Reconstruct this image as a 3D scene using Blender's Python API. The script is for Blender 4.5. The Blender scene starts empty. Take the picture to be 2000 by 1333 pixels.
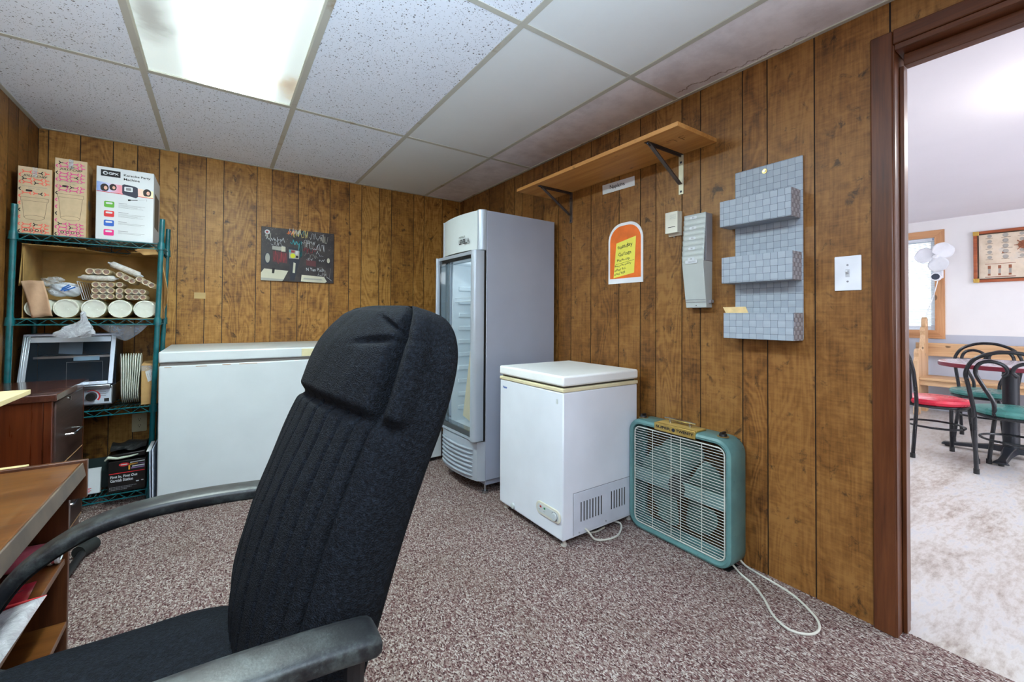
# Back office with panelled walls, office chair, freezers and box fan; café seen through the doorway.
BOUNCE, LEFT_FILL, FRIDGE = 74.0, 34.0, .9
OFFICE2, CAFE, GLOBE, DAY, EXPOSURE = 30.0, 29.0, 12.5, 180.0, 0.0
import bpy, bmesh, math, random
from mathutils import Vector, Matrix
R = math.radians
rnd = random.Random(7)
SC = bpy.context.scene
COL = SC.collection

# ------------------------------------------------------------------ colour / materials
def lin(c):
    c = c / 255.0
    return c / 12.92 if c <= 0.04045 else ((c + 0.055) / 1.055) ** 2.4
def rgb(r, g, b, k=1.0):
    return (min(1, lin(r) * k), min(1, lin(g) * k), min(1, lin(b) * k), 1.0)

class NT:
    """small wrapper to write node trees briefly"""
    def __init__(s, name):
        s.m = bpy.data.materials.new(name); s.m.use_nodes = True
        s.t = s.m.node_tree; s.b = s.t.nodes['Principled BSDF']; s.out = s.t.nodes['Material Output']
    def n(s, typ, **kw):
        nd = s.t.nodes.new(typ)
        for k, v in kw.items():
            if k.startswith('i_'):
                key = k[2:]; key = int(key) if key.isdigit() else key
                s.set(nd.inputs[key], v)
            else: setattr(nd, k, v)
        return nd
    def set(s, sock, v):
        if hasattr(v, 'links') or hasattr(v, 'is_output'): s.t.links.new(v, sock)
        else: sock.default_value = v
    def math(s, op, a, b=0.0, c=None, clamp=False):
        nd = s.n('ShaderNodeMath', operation=op, use_clamp=clamp)
        s.set(nd.inputs[0], a); s.set(nd.inputs[1], b)
        if c is not None: s.set(nd.inputs[2], c)
        return nd.outputs[0]
    def mix(s, f, a, b, blend='MIX'):
        nd = s.n('ShaderNodeMix', data_type='RGBA', blend_type=blend)
        s.set(nd.inputs[0], f); s.set(nd.inputs[6], a); s.set(nd.inputs[7], b)
        return nd.outputs[2]
    def ramp(s, f, stops, const=False):
        nd = s.n('ShaderNodeValToRGB'); cr = nd.color_ramp
        if const: cr.interpolation = 'CONSTANT'
        while len(cr.elements) < len(stops): cr.elements.new(0.5)
        for e, (p, c) in zip(cr.elements, stops):
            e.position = p; e.color = c if len(c) == 4 else (*c, 1)
        s.set(nd.inputs[0], f); return nd.outputs[0]
    def step(s, f, a, b):
        nd = s.n('ShaderNodeMapRange'); nd.interpolation_type = 'SMOOTHSTEP'
        s.set(nd.inputs[0], f); nd.inputs[1].default_value = a; nd.inputs[2].default_value = b
        return nd.outputs[0]
    def pos(s): return s.n('ShaderNodeTexCoord').outputs['Object']
    def xyz(s, v):
        nd = s.n('ShaderNodeSeparateXYZ'); s.set(nd.inputs[0], v); return nd.outputs
    def vec(s, x, y, z):
        nd = s.n('ShaderNodeCombineXYZ')
        for i, v in enumerate((x, y, z)): s.set(nd.inputs[i], v)
        return nd.outputs[0]
    def noise(s, v, scale=5, detail=3, rough=.5, dist=0.0):
        nd = s.n('ShaderNodeTexNoise'); s.set(nd.inputs['Vector'], v)
        nd.inputs['Scale'].default_value = scale; nd.inputs['Detail'].default_value = detail
        nd.inputs['Roughness'].default_value = rough; nd.inputs['Distortion'].default_value = dist
        return nd.outputs[0]
    def bump(s, h, strength=.2, dist=.002):
        nd = s.n('ShaderNodeBump'); nd.inputs['Strength'].default_value = strength
        nd.inputs['Distance'].default_value = dist; s.set(nd.inputs['Height'], h)
        s.t.links.new(nd.outputs[0], s.b.inputs['Normal'])
    def col(s, c): s.set(s.b.inputs['Base Color'], c)
    def rough(s, r): s.set(s.b.inputs['Roughness'], r)

def pbr(name, c, rough=.5, metal=0.0, var=.06, vscale=6, bump=0.0, bscale=60, alpha=1.0, coat=0.0, spec=None):
    t = NT(name); p = t.pos()
    v = t.noise(p, vscale, 4)
    lo = tuple(max(0, x * (1 - var * 2)) for x in c[:3]) + (1,); hi = tuple(min(1, x * (1 + var * 2)) for x in c[:3]) + (1,)
    t.col(t.ramp(v, [(.3, lo), (.7, hi)]))
    t.rough(t.math('MULTIPLY_ADD', v, .12, rough - .06, clamp=True))
    t.b.inputs['Metallic'].default_value = metal
    if coat: t.b.inputs['Coat Weight'].default_value = coat
    if spec is not None: t.b.inputs['Specular IOR Level'].default_value = spec
    if bump: t.bump(t.noise(p, bscale, 4, .6), bump, .002)
    if alpha < 1: t.b.inputs['Alpha'].default_value = alpha
    return t.m

def wood(name, dark, mid, light, axis=0, scale=1.0, rough=.45, knots=0.0, coat=0.0):
    """solid wood with the grain running along the given local axis"""
    t = NT(name); x = t.xyz(t.pos())
    order = [x[0], x[1], x[2]]
    g = order.pop(axis)
    v = t.vec(t.math('MULTIPLY', g, 1.2 * scale), t.math('MULTIPLY', order[0], 14 * scale), t.math('MULTIPLY', order[1], 14 * scale))
    n1 = t.noise(v, 1.6, 5, .6, .6)
    v2 = t.vec(t.math('MULTIPLY', g, 6 * scale), t.math('MULTIPLY', order[0], 160 * scale), t.math('MULTIPLY', order[1], 160 * scale))
    n2 = t.noise(v2, 1.0, 3)
    f = t.math('MULTIPLY_ADD', n2, .35, t.math('MULTIPLY', n1, .72))
    c = t.ramp(f, [(.28, dark), (.5, mid), (.72, light)])
    if knots:
        k = t.noise(t.vec(t.math('MULTIPLY', g, .5), order[0], order[1]), 16, 1)
        c = t.mix(t.math('MULTIPLY', t.step(k, .70, .76), knots), c, tuple(q * .25 for q in dark[:3]) + (1,))
    t.col(c); t.rough(t.math('MULTIPLY_ADD', n2, .15, rough - .08))
    if coat: t.b.inputs['Coat Weight'].default_value = coat
    t.bump(n2, .12, .001)
    return t.m

def emit(name, c, strength):
    t = NT(name); t.col((0, 0, 0, 1)); t.b.inputs['Emission Color'].default_value = c
    t.b.inputs['Emission Strength'].default_value = strength
    return t.m

# ------------------------------------------------------------------ mesh builder
class MB:
    def __init__(s): s.v = []; s.f = []; s.mi = []
    def _add(s, vs, fs, mi=0):
        b = len(s.v); s.v += [tuple(q) for q in vs]
        for f in fs: s.f.append(tuple(b + i for i in f)); s.mi.append(mi)
        return s
    def box(s, x0, x1, y0, y1, z0, z1, mi=0):
        x0, x1 = min(x0, x1), max(x0, x1); y0, y1 = min(y0, y1), max(y0, y1); z0, z1 = min(z0, z1), max(z0, z1)
        vs = [(x, y, z) for z in (z0, z1) for x, y in ((x0, y0), (x1, y0), (x1, y1), (x0, y1))]
        return s._add(vs, [(3, 2, 1, 0), (4, 5, 6, 7), (0, 1, 5, 4), (1, 2, 6, 5), (2, 3, 7, 6), (3, 0, 4, 7)], mi)
    def hexa(s, b4, t4, mi=0):
        return s._add(list(b4) + list(t4), [(3, 2, 1, 0), (4, 5, 6, 7), (0, 1, 5, 4), (1, 2, 6, 5), (2, 3, 7, 6), (3, 0, 4, 7)], mi)
    def quad(s, a, b, c, d, mi=0): return s._add([a, b, c, d], [(0, 1, 2, 3)], mi)
    def loft(s, rings, close=True, caps=True, mi=0):
        n = len(rings[0]); vs = [p for r in rings for p in r]; fs = []
        for i in range(len(rings) - 1):
            for j in range(n if close else n - 1):
                k = (j + 1) % n
                fs.append((i * n + j, i * n + k, (i + 1) * n + k, (i + 1) * n + j))
        if caps and close:
            fs.append(tuple(range(n - 1, -1, -1))); fs.append(tuple((len(rings) - 1) * n + j for j in range(n)))
        return s._add(vs, fs, mi)
    def tube(s, pts, r, seg=8, caps=True, mi=0, closed=False):
        pts = [Vector(p) for p in pts]; rs = r if isinstance(r, (list, tuple)) else [r] * len(pts)
        rings = []; up = None; n = len(pts)
        for i, p in enumerate(pts):
            if closed: d = pts[(i + 1) % n] - pts[i - 1]
            else: d = pts[min(i + 1, n - 1)] - pts[max(i - 1, 0)]
            if d.length < 1e-9: d = Vector((0, 0, 1))
            d.normalize()
            if up is None: up = Vector((0, 0, 1)) if abs(d.z) < .9 else Vector((1, 0, 0))
            a = up - d * up.dot(d)
            if a.length < 1e-6: a = d.orthogonal()
            a.normalize(); up = a; b = d.cross(a)
            rings.append([p + (a * math.cos(2 * math.pi * k / seg) + b * math.sin(2 * math.pi * k / seg)) * rs[i] for k in range(seg)])
        if closed: rings.append(rings[0]); caps = False
        return s.loft(rings, True, caps, mi)
    def cyl(s, p0, p1, r0, r1=None, seg=24, mi=0): return s.tube([p0, p1], [r0, r0 if r1 is None else r1], seg, True, mi)
    def lathe(s, prof, c=(0, 0, 0), axis=(0, 0, 1), seg=32, mi=0):
        ax = Vector(axis).normalized(); a = ax.orthogonal().normalized(); b = ax.cross(a); c = Vector(c)
        rings = [[c + ax * h + (a * math.cos(2 * math.pi * k / seg) + b * math.sin(2 * math.pi * k / seg)) * max(r, 1e-5) for k in range(seg)] for r, h in prof]
        return s.loft(rings, True, True, mi)
    def prism(s, poly, o, ux, uy, depth, mi=0):
        o = Vector(o); ux = Vector(ux); uy = Vector(uy); nz = ux.cross(uy)
        a = [o + ux * x + uy * y for x, y in poly]; b = [p + nz * depth for p in a]
        return s.loft([a, b], True, True, mi)
    def grid(s, fn, nu, nv, mi=0):
        vs = [fn(i / nu, j / nv) for j in range(nv + 1) for i in range(nu + 1)]
        fs = [(j * (nu + 1) + i, j * (nu + 1) + i + 1, (j + 1) * (nu + 1) + i + 1, (j + 1) * (nu + 1) + i) for j in range(nv) for i in range(nu)]
        return s._add(vs, fs, mi)
    def islands(s):
        par = list(range(len(s.v)))
        def fd(a):
            while par[a] != a: par[a] = par[par[a]]; a = par[a]
            return a
        for f in s.f:
            for k in f[1:]: par[fd(k)] = fd(f[0])
        out = {}
        for f, m in zip(s.f, s.mi):
            mb = out.setdefault(fd(f[0]), (MB(), {}))
            g = []
            for k in f:
                if k not in mb[1]: mb[1][k] = len(mb[0].v); mb[0].v.append(s.v[k])
                g.append(mb[1][k])
            mb[0].f.append(tuple(g)); mb[0].mi.append(m)
        return [q[0] for q in out.values()]
    def each(s, name, mats, parent=None, **kw):
        """every separate piece becomes a part of its own"""
        return [q.build(name, mats, parent, **kw) for q in s.islands()]
    def build(s, name, mats, parent=None, bevel=0.0, seg=2, smooth=35, solid=0.0, sub=0, loc=None, rec=True):
        me = bpy.data.meshes.new(name); me.from_pydata(s.v, [], s.f)
        mats = mats if isinstance(mats, (list, tuple)) else [mats]
        for m in mats: me.materials.append(m)
        me.polygons.foreach_set('material_index', s.mi)
        if rec:
            bm = bmesh.new(); bm.from_mesh(me); bmesh.ops.recalc_face_normals(bm, faces=bm.faces); bm.to_mesh(me); bm.free()
        if smooth:
            me.polygons.foreach_set('use_smooth', [True] * len(me.polygons))
            me.set_sharp_from_angle(angle=R(smooth))
        me.update()
        o = bpy.data.objects.new(name, me); COL.objects.link(o)
        if parent is not None: o.parent = parent
        if loc is not None: o.location = loc
        if solid: md = o.modifiers.new('solid', 'SOLIDIFY'); md.thickness = solid; md.offset = 0
        if sub: md = o.modifiers.new('sub', 'SUBSURF'); md.levels = sub; md.render_levels = sub
        if bevel:
            md = o.modifiers.new('bevel', 'BEVEL'); md.width = bevel; md.segments = seg; md.limit_method = 'ANGLE'; md.angle_limit = R(40)
            md.harden_normals = False
        return o

def tag(o, label=None, cat=None, group=None, kind=None):
    if label: o['label'] = label
    if cat: o['category'] = cat
    if group: o['group'] = group
    if kind: o['kind'] = kind
    return o
def thing(name, label, cat, loc=(0, 0, 0), rot=(0, 0, 0), group=None):
    o = bpy.data.objects.new(name, None); COL.objects.link(o)
    o.location = loc; o.rotation_euler = rot; o.empty_display_size = .05
    return tag(o, label, cat, group)
def copy_tree(o, parent=None):
    c = o.copy(); COL.objects.link(c)
    if parent is not None: c.parent = parent
    for ch in [q for q in bpy.data.objects if q.parent == o]: copy_tree(ch, c)
    return c
def rrect(w, h, r, n=5, cx=0, cy=0):
    """rounded rectangle outline centred on cx, cy"""
    out = []
    for (sx, sy, a0) in ((1, 1, 0), (-1, 1, 90), (-1, -1, 180), (1, -1, 270)):
        for k in range(n + 1):
            a = R(a0 + 90 * k / n)
            out.append((cx + sx * (w / 2 - r) + r * math.cos(a), cy + sy * (h / 2 - r) + r * math.sin(a)))
    return out
def spline(pts, n=8, closed=False):
    """Catmull-Rom through the points"""
    P = [Vector(p) for p in pts]; out = []; L = len(P)
    for i in range(L if closed else L - 1):
        if closed: p0, p1, p2, p3 = P[i - 1], P[i], P[(i + 1) % L], P[(i + 2) % L]
        else: p0, p1, p2, p3 = P[max(i - 1, 0)], P[i], P[i + 1], P[min(i + 2, L - 1)]
        for k in range(n):
            t = k / n
            out.append(.5 * ((2 * p1) + (p2 - p0) * t + (2 * p0 - 5 * p1 + 4 * p2 - p3) * t * t + (3 * p1 - p0 - 3 * p2 + p3) * t ** 3))
    if not closed: out.append(P[-1])
    return out

_tc = 0
def text(s, m, parent, o, ux, uy, width=None, height=None, bold=0.0, name='lettering', depth=.0004, align='LEFT', shear=0.0, jit=0.0, linegap=1.0):
    """flat lettering as mesh; o = lower-left corner of the written block, ux reading direction, uy up; sized to width (or height)"""
    cu = bpy.data.curves.new('t', 'FONT'); cu.body = s; cu.size = 1; cu.offset = bold; cu.resolution_u = 3; cu.shear = shear; cu.align_x = align; cu.space_line = linegap
    cu.extrude = 0.0
    to = bpy.data.objects.new('t', cu); COL.objects.link(to)
    dg = bpy.context.evaluated_depsgraph_get(); dg.update()
    me = bpy.data.meshes.new_from_object(to.evaluated_get(dg))
    bpy.data.objects.remove(to); bpy.data.curves.remove(cu)
    xs = [v.co.x for v in me.vertices]; ys = [v.co.y for v in me.vertices]
    x0, x1, y0, y1 = min(xs), max(xs), min(ys), max(ys)
    kx = width / (x1 - x0) if width else height / (y1 - y0)
    ky = height / (y1 - y0) if height else kx
    o = Vector(o); ux = Vector(ux).normalized(); uy = Vector(uy).normalized(); nz = ux.cross(uy)
    for v in me.vertices:
        q = v.co.copy()
        xx = (q.x - x0) * kx; yy = (q.y - y0) * ky
        if jit: yy += jit * math.sin(xx / max(width or .1, .01) * 17 + len(s)); xx += jit * .6 * math.sin(yy * 200 + 1)
        v.co = o + ux * xx + uy * yy + nz * depth
    me.name = name; me.materials.clear(); me.materials.append(m)
    ob = bpy.data.objects.new(name, me); COL.objects.link(ob)
    if parent is not None: ob.parent = parent
    return ob
# ------------------------------------------------------------------ dimensions (metres; camera over the origin)
XW, YB, XL, YF, ZC = 1.896, 3.64, -0.889, -1.9, 2.17
CAMZ = 1.071

# camera: level lens with a slight vertical shift
cam_d = bpy.data.cameras.new('camera'); cam = bpy.data.objects.new('camera', cam_d); COL.objects.link(cam)
cam_d.sensor_fit = 'HORIZONTAL'; cam_d.sensor_width = 36.0; cam_d.lens = 831.30 / 2000 * 36.0
cam_d.shift_x = 0.0; cam_d.shift_y = -(666.5 - 607.02) / 2000
cam_d.clip_start = .02
yaw, pitch, roll = R(34.5602), R(.80395), R(.34033)
fw = Vector((math.sin(yaw) * math.cos(pitch), math.cos(yaw) * math.cos(pitch), math.sin(pitch)))
rt = Vector((math.cos(yaw), -math.sin(yaw), 0)); up = rt.cross(fw)
r2 = rt * math.cos(roll) + up * math.sin(roll); u2 = -rt * math.sin(roll) + up * math.cos(roll)
M = Matrix.Identity(4)
for i in range(3): M[i][0] = r2[i]; M[i][1] = u2[i]; M[i][2] = -fw[i]
M[2][3] = CAMZ
cam.matrix_world = M
SC.camera = cam

# ------------------------------------------------------------------ surfaces of the room
def panel_mat(name, haxis, gain=1.0, tint=(1, 1, 1, 1)):
    """printed wood wall panelling: every plank has its own figure and tone (attribute 'plank')"""
    t = NT(name); x = t.xyz(t.pos()); h = x[haxis]; z = x[2]
    a = t.n('ShaderNodeAttribute', attribute_name='plank').outputs['Fac']
    off = t.math('MULTIPLY', a, 37.0)
    # wandering annual-ring figure
    low = t.noise(t.vec(t.math('MULTIPLY', h, 6.0), off, t.math('MULTIPLY', z, 1.5)), 1.0, 2, .45, .35)
    ring = t.math('SINE', t.math('MULTIPLY', low, 120.0))
    fine = t.noise(t.vec(t.math('MULTIPLY', h, 130), off, t.math('MULTIPLY', z, 5)), 1.0, 4, .6)
    cross = t.noise(t.vec(t.math('MULTIPLY', h, 7), off, t.math('MULTIPLY', z, 120)), 1.0, 3, .6)
    blot = t.noise(t.vec(t.math('MULTIPLY', h, 7), off, t.math('MULTIPLY', z, 5)), 1.0, 5, .62, .4)
    mott = t.noise(t.vec(t.math('MULTIPLY', h, 22), off, t.math('MULTIPLY', z, 26)), 1.0, 4, .6, .8)
    figured = t.step(t.math('FRACT', t.math('MULTIPLY', a, 7.31)), .35, .75)
    f = t.math('MULTIPLY_ADD', ring, t.math('MULTIPLY_ADD', figured, .038, .014), .12)
    f = t.math('ADD', f, t.math('MULTIPLY', fine, .26))
    f = t.math('ADD', f, t.math('MULTIPLY', cross, .17))
    f = t.math('ADD', f, t.math('MULTIPLY', blot, .34))
    f = t.math('ADD', f, t.math('MULTIPLY_ADD', mott, .24, -.04))
    f = t.math('ADD', f, t.math('MULTIPLY', t.math('FRACT', t.math('MULTIPLY', a, 3.77)), .10))
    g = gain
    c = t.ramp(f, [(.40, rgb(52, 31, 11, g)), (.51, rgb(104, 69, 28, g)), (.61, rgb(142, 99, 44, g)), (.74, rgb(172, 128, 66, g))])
    hue = t.math('FRACT', t.math('MULTIPLY', a, 5.13))
    c = t.mix(t.math('MULTIPLY', hue, .35), c, t.mix(1.0, c, (1.0, .83, .70, 1), 'MULTIPLY'))
    c = t.mix(1.0, c, tint, 'MULTIPLY')
    kn = t.noise(t.vec(t.math('MULTIPLY', h, 17), off, t.math('MULTIPLY', z, 13)), 1.0, 6, .68, .5)
    c = t.mix(t.math('MULTIPLY', t.step(kn, .57, .70), .85), c, rgb(40, 24, 12))
    t.col(c); t.rough(t.math('MULTIPLY_ADD', fine, .2, .36))
    t.b.inputs['Specular IOR Level'].default_value = .4
    t.bump(fine, .08, .0008)
    return t.m
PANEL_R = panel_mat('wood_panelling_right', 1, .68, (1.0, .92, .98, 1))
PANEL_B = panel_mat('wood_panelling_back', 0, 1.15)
GROOVE = pbr('panel_groove', rgb(36, 21, 10), .7)

def planked(name, edges, frame, z0, z1, mat, gw=.0045, gd=.004):
    """wall face of separate planks with real grooves between; edges along the wall, frame(h, d, z) -> point"""
    mb = MB(); ids = []
    es = sorted(edges)
    for i in range(len(es) - 1):
        a, b = es[i] + gw / 2, es[i + 1] - gw / 2
        mb.quad(frame(a, 0, z0), frame(b, 0, z0), frame(b, 0, z1), frame(a, 0, z1)); ids.append(((i * 0.61803 + .137) % 1.0))
        c = es[i + 1] + gw / 2
        if i < len(es) - 2:
            mb.quad(frame(b, 0, z0), frame(b, gd, z0), frame(b, gd, z1), frame(b, 0, z1), 1); ids.append(0)
            mb.quad(frame(b, gd, z0), frame(c, gd, z0), frame(c, gd, z1), frame(b, gd, z1), 1); ids.append(0)
            mb.quad(frame(c, gd, z0), frame(c, 0, z0), frame(c, 0, z1), frame(c, gd, z1), 1); ids.append(0)
    return mb, ids
def finish_wall(name, mb, ids, mats):
    o = mb.build(name, mats, None, smooth=0, rec=False)
    at = o.data.attributes.new('plank', 'FLOAT', 'FACE')
    at.data.foreach_set('value', ids + [0.5] * (len(o.data.polygons) - len(ids)))
    return tag(o, kind='structure')

back_seams = [XL, -.847, -.711, -.562, -.446, -.336, -.236, -.084, .018, .22, .317, .496, .725, .875, .974, 1.122, 1.227, 1.43, 1.529, 1.709, 1.875, 1.9]
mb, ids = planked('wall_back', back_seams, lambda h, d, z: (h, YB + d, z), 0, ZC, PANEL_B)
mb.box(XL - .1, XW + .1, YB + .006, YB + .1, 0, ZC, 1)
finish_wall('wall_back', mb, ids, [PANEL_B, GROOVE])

# right wall with the doorway: opening Y .449 down to -.43, head at 2.006
DY0, DY1, DZ = -.43, .462, 2.006
rs = [.462, .689, .862, .965, 1.164, 1.263, 1.4165, 1.5175, 1.668, 1.893, 2.072, 2.20, 2.37, 2.478, 2.625, 2.728, 2.873, 3.107, 3.379, 3.577, YB]
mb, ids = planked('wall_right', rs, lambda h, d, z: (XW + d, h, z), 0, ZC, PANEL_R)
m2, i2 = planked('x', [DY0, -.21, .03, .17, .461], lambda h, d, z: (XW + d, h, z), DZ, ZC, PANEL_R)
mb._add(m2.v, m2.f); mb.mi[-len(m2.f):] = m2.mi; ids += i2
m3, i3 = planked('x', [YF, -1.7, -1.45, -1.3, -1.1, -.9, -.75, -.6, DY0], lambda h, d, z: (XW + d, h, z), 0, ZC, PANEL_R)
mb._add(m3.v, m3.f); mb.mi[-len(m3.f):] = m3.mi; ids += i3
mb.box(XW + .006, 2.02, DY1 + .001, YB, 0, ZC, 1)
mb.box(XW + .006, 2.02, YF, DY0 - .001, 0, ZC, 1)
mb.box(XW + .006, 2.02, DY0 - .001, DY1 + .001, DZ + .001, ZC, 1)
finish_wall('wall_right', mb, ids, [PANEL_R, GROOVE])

ls = [-1.9, -1.6, -1.35, -1.1, -.8, -.55, -.3, 0, .25, .55, .8, 1.1, 1.35, 1.6, 1.9, 2.15, 2.4, 2.7, 2.95, 3.211, 3.342, 3.487, YB]
mb, ids = planked('wall_left', ls, lambda h, d, z: (XL - d, h, z), 0, ZC, PANEL_R)
mb.box(XL - .1, XL - .006, YF, YB, 0, ZC, 1)
finish_wall('wall_left', mb, ids, [PANEL_R, GROOVE])
mb, ids = planked('wall_front', [XL, -.6, -.3, 0, .3, .6, .9, 1.2, 1.5, XW], lambda h, d, z: (h, YF - d, z), 0, ZC, PANEL_B)
mb.box(XL - .1, XW + .1, YF - .1, YF - .006, 0, ZC, 1)
finish_wall('wall_front', mb, ids, [PANEL_B, GROOVE])

# carpet
t = NT('carpet'); p = t.pos()
x = t.xyz(p)
pv = t.vec(t.math('MULTIPLY', x[0], 1.25), t.math('MULTIPLY_ADD', t.noise(p, 40, 2), .02, t.math('MULTIPLY', x[1], .85)), t.math('MULTIPLY', x[2], 1.0))
wob = t.n('ShaderNodeTexVoronoi', i_Vector=pv); wob.inputs['Scale'].default_value = 210
cellv = t.xyz(wob.outputs['Color'])
c = t.ramp(cellv[0], [(0, rgb(84, 58, 58)), (.13, rgb(120, 92, 90)), (.32, rgb(148, 125, 120)), (.56, rgb(172, 155, 148)), (.80, rgb(206, 196, 190)), (.95, rgb(108, 72, 74))], True)
big = t.noise(pv, 3.2, 4)
c = t.mix(t.math('MULTIPLY', t.step(big, .45, .75), .28), c, rgb(118, 98, 86))
t.col(c); t.rough(.95); t.b.inputs['Specular IOR Level'].default_value = .1
h = t.math('ADD', t.math('MULTIPLY', wob.outputs['Distance'], -60.0), t.noise(pv, 420, 2))
t.bump(h, .55, .004)
CARPET = t.m
o = MB().quad((XL - .1, YF - .1, 0), (1.951, YF - .1, 0), (1.951, YB + .1, 0), (XL - .1, YB + .1, 0)).build('floor', CARPET, smooth=0); tag(o, kind='structure')

# suspended ceiling: tile field, grid of tees, wall angle
tee_x = [-.293, .3105, .926, 1.532]; row_y = [2.505, 1.284, .064, -1.156]
t = NT('ceiling_tile'); p = t.pos(); x = t.xyz(p)
vor = t.n('ShaderNodeTexVoronoi', i_Vector=t.vec(t.math('MULTIPLY_ADD', t.noise(p, 60, 2), .012, x[0]), t.math('MULTIPLY_ADD', t.noise(t.vec(x[1], x[0], 0.0), 50, 2), .016, x[1]), 0.0)); vor.inputs['Scale'].default_value = 84
rv = t.xyz(vor.outputs['Color'])
fiss = t.math('MULTIPLY', t.math('LESS_THAN', vor.outputs['Distance'], t.math('MULTIPLY_ADD', rv[0], .26, .05)), t.math('GREATER_THAN', rv[1], .34))
vor2 = t.n('ShaderNodeTexVoronoi', i_Vector=t.vec(x[0], x[1], 0.0)); vor2.inputs['Scale'].default_value = 170
rv2 = t.xyz(vor2.outputs['Color'])
fiss2 = t.math('MULTIPLY', t.math('LESS_THAN', vor2.outputs['Distance'], .24), t.math('GREATER_THAN', rv2[1], .55))
fissd = t.math('MAXIMUM', fiss, fiss2)
left = t.math('LESS_THAN', x[0], .926)                       # the two right-hand columns hold smooth replacement tiles
lay = t.noise(p, 2.2, 5, .6); lay2 = t.noise(p, 9, 5, .65)
cL = t.mix(t.math('MULTIPLY', t.step(lay2, .4, .8), .12), rgb(238, 244, 254), rgb(214, 220, 230))
cR = t.mix(t.math('MULTIPLY', t.step(t.math('MULTIPLY_ADD', lay, .5, t.math('MULTIPLY', lay2, .5)), .38, .66), .55), rgb(240, 236, 240), rgb(190, 182, 186))
cM = t.mix(t.math('MULTIPLY', t.step(lay2, .4, .8), .10), rgb(228, 232, 232), rgb(208, 210, 208))
edge = t.math('GREATER_THAN', x[0], 1.532)
cc = t.mix(edge, cM, cR)
cc = t.mix(left, cc, t.mix(t.math('MULTIPLY', fissd, .85), cL, rgb(82, 80, 82)))
# brown tide-line of an old leak next to the right wall
sd = t.math('ADD', x[0], t.math('MULTIPLY_ADD', t.noise(t.vec(x[1], 3.3, 0.0), 7, 5, .65), .16, -.085))
sd = t.math('ADD', sd, t.math('MULTIPLY', t.math('SUBTRACT', x[1], 1.0), .06))
band = t.math('SUBTRACT', 1.0, t.step(t.math('ABSOLUTE', t.math('SUBTRACT', sd, 1.843)), .0015, .006), clamp=True)
win = t.math('MULTIPLY', t.step(x[1], .62, .80), t.math('SUBTRACT', 1.0, t.step(x[1], 1.22, 1.27)))
cc = t.mix(t.math('MULTIPLY', t.math('MULTIPLY', band, win), t.math('MULTIPLY_ADD', lay2, .9, .2)), cc, rgb(104, 78, 52))
t.col(cc); t.rough(.9)
t.bump(t.math('SUBTRACT', lay2, t.math('MULTIPLY', fissd, 1.4)), .35, .003)
TILE = t.m
ceil = MB().box(XL - .1, 2.02, YF - .1, YB + .1, ZC, ZC + .05)
ceil = MB()
LX0, LX1, LY0, LY1 = tee_x[0] + .012, tee_x[1] - .012, row_y[1] + .012, row_y[0] - .012
ceil.box(XL - .1, 2.02, LY1, YB + .1, ZC, ZC + .02).box(XL - .1, 2.02, YF - .1, LY0, ZC, ZC + .02)
ceil.box(XL - .1, LX0, LY0, LY1, ZC, ZC + .02).box(LX1, 2.02, LY0, LY1, ZC, ZC + .02)
ceiling = ceil.build('ceiling', TILE, smooth=0); tag(ceiling, kind='structure')
t = NT('ceiling_grid_paint'); p = t.pos(); r = t.noise(p, 5, 5, .65)
t.col(t.mix(t.math('MULTIPLY', t.step(r, .56, .70), .75), rgb(188, 186, 174), rgb(140, 112, 72))); t.rough(.45)
GRID = t.m
g = MB()
for tx in tee_x: g.box(tx - .012, tx + .012, YF, YB, ZC - .004, ZC + .0005)
xs = [XL] + tee_x + [XW]
for ry in row_y:
    for a, b in zip(xs[:-1], xs[1:]): g.box(a + .0125, b - .0125, ry - .0115, ry + .0115, ZC - .003, ZC + .0004)
g.box(XL, XW, YB - .018, YB, ZC - .005, ZC).box(XL, XL + .018, YF, YB - .0185, ZC - .005, ZC).box(XW - .018, XW, YF, YB - .0185, ZC - .005, ZC)
g.build('ceiling_grid', GRID, ceiling, smooth=0)

# recessed fluorescent fitting
ll = thing('ceiling_light', 'recessed fluorescent ceiling light with a dirty glowing diffuser', 'ceiling light', ((LX0 + LX1) / 2, (LY0 + LY1) / 2, ZC))
hw, hl = (LX1 - LX0) / 2, (LY1 - LY0) / 2
fr = MB()
for a in ((-hw, -hw + .008, -hl, hl), (hw - .008, hw, -hl, hl), (-hw + .008, hw - .008, -hl, -hl + .008), (-hw + .008, hw - .008, hl - .008, hl)): fr.box(*a, -.004, .085)
fr.box(-hw, hw, -hl, hl, .085, .09)
fr.build('housing', pbr('light_housing', rgb(206, 206, 190), .5), ll, smooth=0)
t = NT('light_diffuser'); p = t.pos(); x = t.xyz(p)
d1 = t.noise(p, 7, 5, .6, .5)
# smoke-coloured dirt lying on the diffuser: a streak at one corner, a brown burn at another, and small flecks
def blob(cx, cy, rx, ry, lo=.5, hi=1.0):
    a = t.math('DIVIDE', t.math('SUBTRACT', x[0], cx), rx); b = t.math('DIVIDE', t.math('SUBTRACT', x[1], cy), ry)
    d = t.math('SQRT', t.math('ADD', t.math('MULTIPLY', a, a), t.math('MULTIPLY', b, b)))
    d = t.math('ADD', d, t.math('MULTIPLY_ADD', d1, 1.8, -.9))
    return t.math('SUBTRACT', 1.0, t.step(d, lo, hi), clamp=True)
s1 = blob(-.235, .12, .07, .22, .2, 1.3); s2 = blob(.26, .40, .08, .13, .1, 1.2)
fl = t.step(t.noise(t.vec(t.math('MULTIPLY', x[0], 30), t.math('MULTIPLY', x[1], 12), 0.0), 1.0, 2), .70, .76)
c = t.mix(s2, (.84, 1.0, .98, 1), (1.0, .74, .42, 1))
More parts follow.
